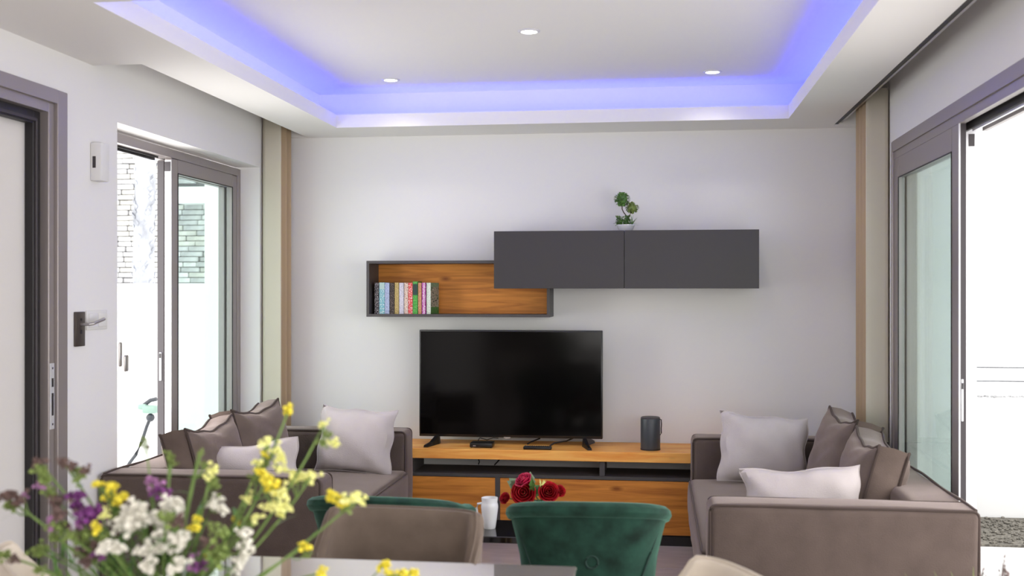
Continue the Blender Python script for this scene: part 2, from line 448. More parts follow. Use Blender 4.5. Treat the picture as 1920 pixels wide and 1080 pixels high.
link('pane', bx(-2.616, -2.61, 5.59, 6.35, 0.12, 2.09), M['glass'], s2, world=False, smooth=False)
link('brush_seal', bx(-2.631, -2.596, 5.524, 5.53, 0.06, 2.15), M['track'], s2, world=False)
link('lock_plate', bx(-2.62, -2.606, 5.518, 5.524, 0.98, 1.13, bevel=0.002), M['alul'], s2, world=False)
link('lock_latch', bx(-2.617, -2.609, 5.514, 5.52, 1.10, 1.125), M['gasket'], s2, world=False)

# ------------------------------------------------------------------ far-left door (door_1)
dr = struct(link('door_1', frame_ring(nb(), XL - 0.10, XL + 0.022, DL0, 4.208, 0.0, 2.266, 0.075, 0.055, 0.04), M['alu'], smooth=False))
link('door_frame', frame_ring(nb(), XL - 0.10, XL + 0.006, DL0 + 0.075, 4.133, 0.04, 2.211, 0.04), M['alu'], dr, smooth=False)
link('door_track', frame_ring(nb(), XL - 0.10, XL - 0.03, DL0 + 0.115, 4.093, 0.04, 2.171, 0.05), M['gasket'], dr, smooth=False)
link('door_seal', frame_ring(nb(), XL - 0.09, XL - 0.02, DL0 + 0.15, 4.062, 0.06, 2.14, 0.012), M['track'], dr, smooth=False)
link('pane', bx(XL - 0.075, XL - 0.067, DL0 + 0.12, 4.06, 0.06, 2.16), M['frost'], dr, smooth=False)
sp = link('strike_plate', bx(XL + 0.006, XL + 0.010, 4.098, 4.128, 0.90, 1.165, bevel=0.001), M['alul'], dr, smooth=False)
link('strike_hole', bx(XL + 0.010, XL + 0.0112, 4.107, 4.12, 0.955, 1.045), M['gasket'], sp, world=False)
link('strike_hole', bx(XL + 0.010, XL + 0.0112, 4.107, 4.12, 1.07, 1.105), M['gasket'], sp, world=False)
for z in (0.92, 1.145):
    link('screw', bx(XL + 0.010, XL + 0.0115, 4.11, 4.117, z - 0.004, z + 0.004), M['track'], sp, world=False)

# ------------------------------------------------------------------ right sliding doors (door_2)
d2 = struct(link('door_2', frame_ring(nb(), XR - 0.004, XR + 0.12, OR0, OR1, 0.0, 2.223, 0.03, 0.055, 0.02), M['alu'], smooth=False))
link('head_track', bx(XR + 0.004, XR + 0.030, OR0 + 0.03, OR1 - 0.03, 2.130, 2.17), M['alu'], d2)
link('head_track', bx(XR + 0.052, XR + 0.062, OR0 + 0.03, OR1 - 0.03, 2.11, 2.17), M['gasket'], d2)
link('head_track', bx(XR + 0.062, XR + 0.070, OR0 + 0.03, 4.62, 2.10, 2.168), M['alul'], d2)
link('head_track', bx(XR + 0.1, XR + 0.12, OR0 + 0.03, 4.62, 2.10, 2.168), M['alu'], d2)
s = link('door_sash', frame_ring(nb(), XR + 0.006, XR + 0.036, 4.61, OR1 - 0.02, 0.02, 2.135, 0.105), M['alu'], d2, smooth=False)
link('pane', bx(XR + 0.018, XR + 0.024, 4.71, 5.74, 0.1, 2.04), M['glass'], s, world=False, smooth=False)
link('gasket', frame_ring(nb(), XR + 0.0045, XR + 0.0065, 4.713, 5.716, 0.123, 2.032, 0.006), M['gasket'], s, world=False, smooth=False)
link('sash_edge', bx(XR + 0.005, XR + 0.011, 4.602, 4.61, 0.03, 2.13), M['alul'], s, world=False)
link('lock_channel', bx(XR + 0.011, XR + 0.034, 4.606, 4.61, 0.03, 2.13), M['track'], s, world=False)
link('lock_plate', bx(XR + 0.013, XR + 0.023, 4.600, 4.606, 0.93, 1.10, bevel=0.002), M['alul'], s, world=False)
link('lock_latch', bx(XR + 0.015, XR + 0.021, 4.596, 4.601, 1.06, 1.085), M['gasket'], s, world=False)
s2 = link('door_sash', frame_ring(nb(), XR + 0.050, XR + 0.100, 4.71, OR1 - 0.02, 0.02, 2.135, 0.085), M['alu'], d2, smooth=False)
link('pane', bx(XR + 0.072, XR + 0.078, 4.79, 5.76, 0.1, 2.055), M['glass'], s2, world=False, smooth=False)
link('sash_edge', bx(XR + 0.045, XR + 0.101, 4.702, 4.71, 0.03, 2.12), M['alul'], s2, world=False)  # outside light on this end face put in as paler metal
link('corner_cap', bx(XR + 0.070, XR + 0.092, 4.697, 4.702, 2.05, 2.10), M['track'], s2, world=False)

# ------------------------------------------------------------------ curtains
def curtain(name, label, pts, z0, z1):
    t = thing(name, label, 'curtain', (pts[0][0], pts[0][1], 0))
    b = nb(); P = []
    for i in range(len(pts) - 1):
        a = Vector(pts[i]); c = Vector(pts[i + 1]); n = 6
        for k in range(n): P.append(a.lerp(c, k / n))
    P.append(Vector(pts[-1]))
    for _ in range(2):                                # soften the folds
        P = [P[0]] + [(P[i - 1] + P[i] * 2 + P[i + 1]) / 4 for i in range(1, len(P) - 1)] + [P[-1]]
    rows = []
    for z in [z0 + (z1 - z0) * i / 8 for i in range(9)]:
        rows.append([b.verts.new((p.x, p.y, z)) for p in P])
    for A, B in zip(rows, rows[1:]):
        for k in range(len(P) - 1): b.faces.new((A[k], A[k + 1], B[k + 1], B[k]))
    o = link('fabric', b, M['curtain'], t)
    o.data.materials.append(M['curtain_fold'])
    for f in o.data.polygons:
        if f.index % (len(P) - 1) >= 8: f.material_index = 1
    s = o.modifiers.new('s', 'SOLIDIFY'); s.thickness = 0.004
    for k in (0, len(P) // 3, 2 * len(P) // 3, len(P) - 1):
        link('hook', tube(nb(), [(P[k].x, P[k].y, z1 - 0.01), (P[k].x, P[k].y, z1 + 0.03)], 0.004, 6), M['steel'], t)
    return t
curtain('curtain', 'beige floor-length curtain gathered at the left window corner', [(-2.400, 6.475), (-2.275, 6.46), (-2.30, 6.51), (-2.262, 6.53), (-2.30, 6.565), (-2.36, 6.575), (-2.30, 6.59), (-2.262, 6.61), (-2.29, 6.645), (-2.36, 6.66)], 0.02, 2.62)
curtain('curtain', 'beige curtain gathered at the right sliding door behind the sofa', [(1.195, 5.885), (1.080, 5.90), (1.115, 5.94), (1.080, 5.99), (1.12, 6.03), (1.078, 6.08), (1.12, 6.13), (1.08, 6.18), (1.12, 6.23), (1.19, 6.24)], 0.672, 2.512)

# ------------------------------------------------------------------ wall fittings on the left wall
t = thing('motion_sensor', 'tall white plastic sensor box high on the wall beside the left window', 'sensor', (XL, 4.45, 2.0))
link('housing', bx(XL, XL + 0.05, 4.425, 4.50, 1.93, 2.095, bevel=0.006), M['plasw'], t)
link('lens', bx(XL + 0.012, XL + 0.026, 4.4235, 4.426, 1.985, 2.035), M['track'], t)
t = thing('door_lever', 'dark bronze lever handle on a long plate beside the far-left door', 'door handle', (XL, 4.33, 1.3))
link('plate', bx(XL, XL + 0.012, 4.29, 4.365, 1.222, 1.368, bevel=0.003), M['bronze'], t)
b = nb(); tube(b, [(XL + 0.012, 4.33, 1.315), (XL + 0.05, 4.33, 1.315), (XL + 0.06, 4.34, 1.318), (XL + 0.062, 4.43, 1.335)], 0.007, 10)
link('lever', b, M['steel'], t)
link('keyhole', bx(XL + 0.012, XL + 0.0135, 4.325, 4.336, 1.275, 1.292), M['gasket'], t)
link('keyhole', bx(XL + 0.012, XL + 0.0135, 4.325, 4.336, 1.33, 1.34), M['gasket'], t)
t = thing('wall_switch', 'white double switch plate beside the bronze door lever', 'light switch', (XL, 4.47, 1.33))
link('plate', bx(XL, XL + 0.008, 4.385, 4.56, 1.288, 1.372, bevel=0.003), M['plasw'], t)
for y in (4.40, 4.48):
    link('rocker', bx(XL + 0.008, XL + 0.012, y, y + 0.065, 1.30, 1.36, bevel=0.002), M['plasw'], t)

# ------------------------------------------------------------------ media console
t = thing('tv_console', 'long honey-oak console with floating top and charcoal frame', 'console', (-0.5, 6.5, 0))
KX0, KX1, KF = -1.62, 0.62, 6.30
link('top', bx(KX0, KX1, KF, 6.715, 0.475, 0.533, bevel=0.003), M['oak'], t, smooth=False)
for x in (-1.43, -0.308, 0.56):
    link('support', bx(x - 0.015, x + 0.015, 6.32, 6.60, 0.39, 0.475), M['charf'], t, smooth=False)
link('shelf', bx(KX0 + 0.02, KX1 - 0.02, KF + 0.004, 6.62, 0.372, 0.390), M['charf'], t, smooth=False)
link('carcass', bx(KX0 + 0.02, KX1 - 0.02, KF + 0.02, 6.62, 0.055, 0.372), M['charf'], t, smooth=False)
link('drawer_front', bx(KX0 + 0.03, -0.928, KF + 0.004, KF + 0.02, 0.062, 0.368, bevel=0.001), M['oakd'], t, smooth=False)
link('drawer_front', bx(-0.900, KX1 - 0.03, KF + 0.004, KF + 0.02, 0.062, 0.368, bevel=0.001), M['oakd'], t, smooth=False)
link('divider', bx(-0.928, -0.900, KF + 0.0, KF + 0.02, 0.055, 0.372), M['charf'], t, smooth=False)
link('plinth', bx(KX0 + 0.03, KX1 - 0.03, KF + 0.01, 6.6, 0.0, 0.055), M['gasket'], t, smooth=False)
# cables dropping behind the console top
for (pts, lab) in ((((-1.075, 6.64, 0.50), (-1.08, 6.64, 0.45), (-1.083, 6.635, 0.43), (-1.075, 6.63, 0.41), (-1.08, 6.625, 0.393)), 'short looped black cable hanging behind the console below the set-top box'),
                   (((-0.90, 6.65, 0.50), (-0.93, 6.645, 0.45), (-0.955, 6.64, 0.42), (-0.98, 6.62, 0.393)), 'straight black cable slanting down behind the console below the television')):
    b = nb(); tube(b, pts, 0.004, 6)
    tag(link('cable', b, M['gasket']), lab, 'cable')

# ------------------------------------------------------------------ television
TX0, TX1, TY = -1.423, -0.314, 6.50
t = thing('television', 'large flat black television standing on the oak console', 'television', ((TX0 + TX1) / 2, TY, 0.533))
link('housing', bx(TX0, TX1, TY, TY + 0.045, 0.578, 1.222, bevel=0.004), M['black'], t)
link('screen', bx(TX0 + 0.009, TX1 - 0.009, TY - 0.001, TY + 0.002, 0.594, 1.213), M['screen'], t, smooth=False)
link('logo_plate', bx(-0.905, -0.865, TY - 0.003, TY + 0.01, 0.572, 0.582), M['steel'], t, smooth=False)
for (x, dx) in ((-1.315, -0.035), (-0.42, 0.04)):
    b = nb()
    for (y0, y1, x0) in ((6.335, 6.50, dx),):
        vs_ = []
        for (yy, hh, xx, ww) in ((6.34, 0.014, x + dx, 0.013), (6.42, 0.022, x + dx * 0.5, 0.014), (6.50, 0.05, x, 0.016), (6.54, 0.055, x, 0.016), (6.66, 0.014, x + dx, 0.013)):
            vs_.append([b.verts.new((xx - ww, yy, 0.533)), b.verts.new((xx + ww, yy, 0.533)), b.verts.new((xx + ww * 0.7, yy, 0.533 + hh)), b.verts.new((xx - ww * 0.7, yy, 0.533 + hh))])
        for A, B in zip(vs_, vs_[1:]):
            for k in range(4): b.faces.new((A[k], A[(k + 1) % 4], B[(k + 1) % 4], B[k]))
        b.faces.new(vs_[0]); b.faces.new(vs_[-1])
    link('foot', b, M['black'], t, smooth=False)

# cables by the TV
for pts, lab in ((((-0.70, 6.62, 0.56), (-0.75, 6.57, 0.545), (-0.765, 6.53, 0.538)), 'thin black cable behind the remote control under the screen'),
                 (((-0.45, 6.60, 0.59), (-0.53, 6.53, 0.560), (-0.60, 6.49, 0.552), (-0.625, 6.46, 0.538)), 'thick black cable curling out beside the remote control')):
    b = nb(); tube(b, pts, 0.0045, 6)
    tag(link('cable', b, M['gasket']), lab, 'cable')

t = thing('set_top_box', 'small black box with a round light beneath the screen', 'media box', (-1.02, 6.40, 0.533))
link('casing', bx(-1.088, -0.955, 6.355, 6.46, 0.536, 0.562, bevel=0.003), M['black'], t)
link('indicator', bx(-1.068, -1.052, 6.353, 6.356, 0.543, 0.549), M['steel'], t)
for x in (-1.08, -0.963): link('foot', bx(x - 0.004, x + 0.004, 6.36, 6.45, 0.533, 0.537), M['gasket'], t)
b = nb(); tube(b, [(-1.06, 6.46, 0.553), (-1.05, 6.49, 0.575), (-1.01, 6.52, 0.56), (-0.97, 6.50, 0.575), (-0.955, 6.60, 0.56)], 0.003, 6)
link('power_lead', b, M['gasket'], t)

t = thing('remote_control', 'black remote control lying at the front of the console top', 'remote control', (-0.68, 6.34, 0.533))
link('casing', bx(-0.768, -0.602, 6.325, 6.368, 0.533, 0.551, bevel=0.006), M['black'], t)
kb = bx(-0.004, 0.004, -0.004, 0.004, 0, 0.002, bevel=0.0006, seg=1)
k0 = None
for i in range(12):
    for j in range(3):
        if k0 is None:
            o = link('button', kb, M['spk'], t, world=False); k0 = o.data
        else: o = link('button', k0, None, t, world=False)
        o.location = Vector((-0.756 + i * 0.013, 6.335 + j * 0.012, 0.551)) - t.location

# speaker
SX, SY = -0.032, 6.42
t = thing('portable_speaker', 'slate grey cylindrical speaker at the right of the console', 'speaker', (SX, SY, 0.533))
link('body', lathe(nb(), [(0, 0.0), (0.052, 0.0), (0.056, 0.006), (0.057, 0.012), (0.057, 0.178), (0.056, 0.182), (0, 0.182)], 40), M['spk'], t, world=False)
link('cap', lathe(nb(), [(0.055, 0.182), (0.056, 0.188), (0.050, 0.192), (0, 0.193)], 40), M['charf'], t, world=False)
link('base_ring', lathe(nb(), [(0.0, 0.0), (0.0575, 0.001), (0.0578, 0.008), (0.054, 0.009)], 40), M['gasket'], t, world=False)
b = nb(); tube(b, [(0.052, -0.02, 0.182), (0.062, -0.02, 0.178), (0.064, -0.02, 0.15), (0.062, -0.018, 0.125), (0.063, -0.016, 0.10), (0.056, -0.016, 0.088)], 0.0035, 6)
link('strap', b, M['gasket'], t, world=False)

# ------------------------------------------------------------------ open wall shelf
HX0, HX1, HZ0, HZ1, HY = -1.744, -0.626, 1.301, 1.641, 6.47
t = thing('open_wall_shelf', 'open oak-backed wall shelf in a charcoal frame holding paperbacks', 'shelf', (-1.2, 6.6, HZ0))
f_ = 0.017
link('side_panel', bx(HX0, HX0 + f_, HY, YB, HZ0, HZ1), M['charf'], t, smooth=False)
link('side_panel', bx(HX1 - f_, HX1, HY, YB, HZ0, HZ1), M['charf'], t, smooth=False)
link('top_panel', bx(HX0 + f_, HX1 - f_, HY, YB, HZ1 - f_, HZ1), M['charf'], t, smooth=False)
link('bottom_panel', bx(HX0 + f_, HX1 - f_, HY, YB, HZ0, HZ0 + f_), M['charf'], t, smooth=False)
link('back_panel', bx(HX0 + f_, HX1 - f_, YB - 0.02, YB - 0.006, HZ0 + f_, HZ1 - f_), M['oakd'], t, smooth=False)

# closed wall cabinet
t = thing('wall_cabinet', 'long closed charcoal wall cabinet overlapping the open shelf', 'cabinet', (-0.18, 6.6, 1.472))
b = nb()
box(b, -0.944, 0.582, 6.388, 6.462, 1.474, 1.806); box(b, -0.618, 0.582, 6.462, YB, 1.474, 1.806); box(b, -0.944, -0.618, 6.462, YB, 1.646, 1.806)
link('body', b, M['char'], t, smooth=False)
link('door', bx(-0.946, -0.1835, 6.37, 6.388, 1.472, 1.809, bevel=0.001), M['char'], t, smooth=False)
link('door', bx(-0.1805, 0.584, 6.37, 6.388, 1.472, 1.809, bevel=0.001), M['char'], t, smooth=False)

# ------------------------------------------------------------------ books
def bookmat(i, col, ink, scale=26):
    m = mat('book_cover', col, 0.5, spec=0.3)
    nt = m.node_tree; n = nt.nodes; b = n['Principled BSDF']
    tc = [x for x in n if x.type == 'TEX_COORD'][0]
    mp = n.new('ShaderNodeMapping'); mp.inputs['Location'].default_value = (i * 3.1, 0, i * 1.7); mp.inputs['Scale'].default_value = (260, 40, 120)
    v = n.new('ShaderNodeTexNoise'); v.inputs['Scale'].default_value = 1.0; v.inputs['Detail'].default_value = 1
    nt.links.new(tc.outputs['Object'], mp.inputs[0]); nt.links.new(mp.outputs[0], v.inputs['Vector'])
    rp = n.new('ShaderNodeValToRGB'); rp.color_ramp.elements[0].position = 0.54; rp.color_ramp.elements[1].position = 0.60
    rp.color_ramp.elements[0].color = col; rp.color_ramp.elements[1].color = ink
    nt.links.new(v.outputs[0], rp.inputs[0]); nt.links.new(rp.outputs[0], b.inputs['Base Color'])
    return m
M['paper'] = mat('book_pages', (0.72, 0.68, 0.58, 1), 0.9)
xb = [-1.707, -1.680, -1.644, -1.611, -1.583, -1.552, -1.523, -1.497, -1.466, -1.434, -1.411, -1.388]
books = [
    (702, 710, sr(46, 42, 50), sr(190, 185, 185), 0.190, 'black paperback with a pale title, first at the left end'),
    (711, 721, sr(110, 176, 190), sr(230, 232, 228), 0.192, 'turquoise paperback with a white title'),
    (721.5, 730, sr(176, 186, 214), sr(120, 130, 170), 0.190, 'pale lilac-blue paperback beside the turquoise one'),
    (731, 739, sr(44, 38, 38), sr(140, 120, 110), 0.190, 'dark brown-black paperback with faint lettering'),
    (740, 747.5, sr(190, 168, 112), sr(140, 112, 66), 0.191, 'sand-coloured paperback beside the dark brown-black one'),
    (748.5, 757, sr(214, 206, 218), sr(150, 150, 170), 0.190, 'off-white paperback with small grey lettering'),
    (758, 765, sr(224, 206, 190), sr(150, 70, 70), 0.190, 'cream paperback with a red flower mark near the top'),
    (765.5, 773.5, sr(214, 70, 70), sr(246, 220, 215), 0.190, 'coral red paperback with a white title'),
    (774, 783, sr(70, 150, 62), sr(120, 190, 100), 0.198, 'bright green paperback, the tallest on the shelf'),
    (784, 790, sr(186, 128, 96), sr(220, 180, 130), 0.190, 'narrow terracotta paperback right of the green one'),
    (791, 798, sr(166, 62, 142), sr(232, 190, 222), 0.190, 'magenta paperback with a pale stripe'),
]
for i, (p0, p1, col, ink, h, lab) in enumerate(books):
    x0 = sightpoint(p0, 560, Y=6.515).x; x1 = sightpoint(p1, 560, Y=6.515).x
    z0 = HZ0 + f_; wdt = x1 - x0
    t = thing('book', lab, 'book', ((x0 + x1) / 2, 6.515, z0), 'paperbacks on the open wall shelf')
    m = bookmat(i, col, ink)
    b = nb(); c_ = 0.0012; D = 0.125
    box(b, -wdt / 2, -wdt / 2 + c_, 0.002, D, 0, h); box(b, wdt / 2 - c_, wdt / 2, 0.002, D, 0, h)
    box(b, -wdt / 2, wdt / 2, 0, 0.003, 0, h, bevel=0.0008, seg=1)
    link('cover', b, m, t, world=False, smooth=False)
    link('pages', bx(-wdt / 2 + c_, wdt / 2 - c_, 0.003, D - 0.004, 0.003, h - 0.003), M['paper'], t, world=False, smooth=False)
    if i == 8:
        link('title_band', bx(-wdt / 2 + 0.001, wdt / 2 - 0.001, -0.0008, 0.0, 0.115, 0.182), mat('dark_green_band', sr(36, 60, 56), 0.5), t, world=False, smooth=False)
    if i == 10:
        link('title_band', bx(-0.001, 0.004, -0.0008, 0.0, 0.0, h), mat('pink_white_band', sr(236, 214, 230), 0.5), t, world=False, smooth=False)
    if i == 1:
        link('title_band', bx(-wdt / 2 + 0.001, wdt / 2 - 0.001, -0.0008, 0.0, 0.150, h - 0.002), mat('pale_teal_band', sr(176, 200, 196), 0.5), t, world=False, smooth=False)
# last, turned book showing its cover
t = thing('book', 'thick paperback turned to show its grey-green cover, last at the right end', 'book', (-1.370, 6.52, HZ0 + f_), 'paperbacks on the open wall shelf', rotz=R(-12))
gm = bookmat(20, sr(160, 152, 134), sr(80, 100, 76))
wm = bookmat(21, sr(214, 222, 208), sr(170, 180, 168))
b = nb(); box(b, 0.0125, 0.014, 0.002, 0.125, 0, 0.19); link('front_cover', b, gm, t, world=False, smooth=False)
b = nb(); box(b, -0.014, -0.0125, 0.002, 0.125, 0, 0.19); box(b, -0.014, 0.014, 0, 0.003, 0, 0.19, bevel=0.0008, seg=1); link('cover', b, wm, t, world=False, smooth=False)
link('pages', bx(-0.0125, 0.0125, 0.003, 0.121, 0.003, 0.187), M['paper'], t, world=False, smooth=False)
link('cover_band', bx(0.014, 0.0146, 0.004, 0.124, 0.0, 0.042), mat('green_meadow_band', sr(70, 120, 62), 0.6, noise=0.4, nscale=60), t, world=False, smooth=False)
link('cover_band', bx(0.014, 0.0146, 0.004, 0.124, 0.165, 0.19), mat('sage_band', sr(120, 146, 112), 0.6, noise=0.3, nscale=60), t, world=False, smooth=False)
for k, (za, zb, ya, yb) in enumerate(((0.145, 0.150, .03, .09), (0.125, 0.138, .015, .11), (0.112, 0.115, .02, .11), (0.095, 0.098, .03, .10), (0.075, 0.087, .02, .10), (0.058, 0.068, .03, .09))):
    link('cover_lettering', bx(0.014, 0.0147, ya, yb, za, zb), bookmat(30 + k, sr(160, 152, 134), sr(52, 60, 50) if k not in (0,) else sr(230, 230, 225)), t, world=False, smooth=False)

# ------------------------------------------------------------------ plants: leaf scatter helpers
def leafquad(bm, p, d, L, W, bend=0.2, up=Vector((0, 0, 1))):
    d = d.normalized(); s = d.cross(up)
    if s.length < 1e-3: s = Vector((1, 0, 0))
    s.normalize(); nrm = s.cross(d)
    a = bm.verts.new(p); b1 = bm.verts.new(p + d * L * 0.5 + s * W / 2 + nrm * L * bend * 0.3); b2 = bm.verts.new(p + d * L * 0.5 - s * W / 2 + nrm * L * bend * 0.3); c_ = bm.verts.new(p + d * L - nrm * L * bend * 0.3)
    m_ = bm.verts.new(p + d * L * 0.5)
    bm.faces.new((a, b1, m_)); bm.faces.new((a, m_, b2)); bm.faces.new((b1, c_, m_)); bm.faces.new((m_, c_, b2))

def rdir():
    while True:
        v = Vector((random.uniform(-1, 1), random.uniform(-1, 1), random.uniform(-1, 1)))
        if 0.1 < v.length < 1: return v.normalized()

def blade(bm, p, d, L, W, droop, n=5):
    d = d.normalized(); s = d.cross(Vector((0, 0, 1)))
    if s.length < 1e-3: s = Vector((1, 0, 0))
    s.normalize(); prev = None; q = Vector(p); dd = d.copy()
    for i in range(n + 1):
        wv = W * (1 - (i / n) ** 1.5) * 0.5 + 0.0002
        cur = (bm.verts.new(q + s * wv), bm.verts.new(q - s * wv))
        if prev: bm.faces.new((prev[0], cur[0], cur[1], prev[1]))
        prev = cur; dd = (dd + Vector((0, 0, -droop / n))).normalized(); q = q + dd * L / n

# topiary plant on the cabinet
PX, PY, PZ = -0.178, 6.52, 1.809
t = thing('potted_topiary', 'small topiary with two green leaf balls in a white pot on the wall cabinet', 'plant', (PX, PY, PZ))
link('pot', lathe(nb(), [(0, 0.0), (0.034, 0.0), (0.038, 0.004), (0.053, 0.036), (0.055, 0.037), (0.053, 0.041), (0.048, 0.036), (0, 0.03)], 28), M['white'], t, world=False)
b = nb()
tube(b, [(0.012, 0, 0.03), (0.008, 0, 0.09), (-0.012, 0, 0.115), (-0.021, 0, 0.135), (-0.021, 0, 0.17)], 0.0035, 6)
tube(b, [(0.012, 0, 0.06), (0.02, 0, 0.095), (0.035, 0, 0.115)], 0.003, 6)
link('stem', b, M['bark'], t, world=False)
for (cx, cz, rr, mm) in ((-0.022, 0.193, 0.047, 'leaf'), (0.038, 0.142, 0.039, 'leafl')):
    b = nb(); bmesh.ops.create_icosphere(b, subdivisions=2, radius=rr * 0.72, matrix=Matrix.Translation((cx, 0, cz)))
    for k in range(170):
        d = rdir(); q = Vector((cx, 0, cz)) + Vector((d.x, d.y, d.z * 0.85)) * rr * 0.75
        leafquad(b, q, d + rdir() * 0.5, rr * 0.38, rr * 0.30, 0.4)
    link('leaf_ball', b, M[mm], t, world=False)
b = nb()
for k in range(210):
    a = random.uniform(0, 2 * PI); q = Vector((0.03 * math.cos(a) - 0.018 + random.uniform(-.012, .012), 0.025 * math.sin(a), 0.04 + random.uniform(0, 0.045)))
    leafquad(b, q, rdir() + Vector((0, 0, 0.5)), 0.02, 0.012, 0.3)
link('foliage', b, M['leaf'], t, world=False)
b = nb()
for k in range(34):
    a = random.uniform(-1.2, 1.4)
    blade(b, (0.03 + random.uniform(-.012, .012), random.uniform(-.015, .015), 0.038), Vector((math.sin(a), random.uniform(-.5, .5), math.cos(a) + 0.25)), random.uniform(0.04, 0.065), 0.006, 0.8)
link('grass_tuft', b, M['leaf'], t, world=False)

# ------------------------------------------------------------------ sofas
def rectpath(fixed, a0, a1, b0, b1, axis, r=0.03, sag=0.0, n=6):
    """closed loop in the plane axis=fixed"""
    pts2 = []
    for (ca, cb, st) in ((a1 - r, b1 - r, 0), (a0 + r, b1 - r, 90), (a0 + r, b0 + r, 180), (a1 - r, b0 + r, 270)):
        for k in range(4):
            an = R(st + k * 30); pts2.append((ca + r * math.cos(an), cb + r * math.sin(an)))
        # straight part gets extra points for wobble
    out = []
    for i, p in enumerate(pts2):
        q = pts2[(i + 1) % len(pts2)]
        L = math.hypot(q[0] - p[0], q[1] - p[1]); m_ = max(1, int(L / 0.05))
        for k in range(m_):
            u = k / m_; out.append((p[0] + (q[0] - p[0]) * u, p[1] + (q[1] - p[1]) * u))
    res = []
    for (a, b_) in out:
        if axis == 'Y': res.append((a, fixed, b_))
        elif axis == 'X': res.append((fixed, a, b_))
        else: res.append((a, b_, fixed))
    return res

def sofa(label, xf, xb, y0, y1, side):
    """xf = seat-front X, xb = outer back X; side = +1 when it faces +X"""
    t = thing('sofa', label, 'sofa', ((xf + xb) / 2, (y0 + y1) / 2, 0))
    AT, BT, H = 0.185, 0.21, 0.66
    xa, xz = min(xf, xb), max(xf, xb)
    arm_f = xf - side * 0.0
    for (ya, yb) in ((y0, y0 + AT), (y1 - AT, y1)):
        a = link('arm', softbox(nb(), min(arm_f, xb), max(arm_f, xb), ya, yb, 0.06, H, r=0.028, puff=0.008, wob=0.0015), M['sofa'], t)
        b = nb()
        for yy in (ya + 0.010, yb - 0.010):
            tube(b, rectpath(yy, xa + 0.004, xz - 0.004, 0.065, H - 0.002, 'Y', r=0.022), 0.0055, 6, closed=True)
        link('piping', b, M['pipe'], a, world=False)
    bi = xb + side * BT
    bk = link('back', softbox(nb(), min(xb, bi), max(xb, bi), y0 + AT - 0.02, y1 - AT + 0.02, 0.06, H - 0.004, r=0.03, puff=0.006), M['sofa'], t)
    b = nb(); xo = xb + side * 0.012
    tube(b, [(xo, y0 + 0.02 + (y1 - y0 - 0.04) * k / 20, H - 0.001 + 0.003 * math.sin(k)) for k in range(21)], 0.006, 6)
    link('piping', b, M['pipe'], bk, world=False)
    link('base', softbox(nb(), min(bi, xf + side * 0.0), max(bi, xf), y0 + AT, y1 - AT, 0.06, 0.27, r=0.02, puff=0.004), M['sofa'], t)
    sx = xf + side * 0.022
    sc = link('seat_cushion', softbox(nb(), min(bi, sx), max(bi, sx), y0 + AT + 0.004, y1 - AT - 0.004, 0.27, 0.445, r=0.035, puff=0.014, wob=0.001), M['sofa'], t)
    b = nb()
    tube(b, rectpath(0.432, min(bi, sx) + 0.006, max(bi, sx) - 0.004, y0 + AT + 0.012, y1 - AT - 0.012, 'Z', r=0.03), 0.0055, 6, closed=True)
    tube(b, rectpath(0.284, min(bi, sx) + 0.006, max(bi, sx) - 0.004, y0 + AT + 0.012, y1 - AT - 0.012, 'Z', r=0.03), 0.0055, 6, closed=True)
    link('piping', b, M['pipe'], sc, world=False)
    for x in (xa + 0.07, xz - 0.07):
        for y in (y0 + 0.08, y1 - 0.08):
            link('foot', bx(x - 0.03, x + 0.03, y - 0.03, y + 0.03, 0.0, 0.075, bevel=0.004), M['gasket'], t)
    return t
sofa('taupe corduroy sofa with piped edges along the right sliding door', 0.195, 1.160, 4.12, 6.17, -1)
sofa('taupe corduroy sofa with piped edges under the left window behind the flowers', -1.405, -2.395, 4.47, 6.235, 1)

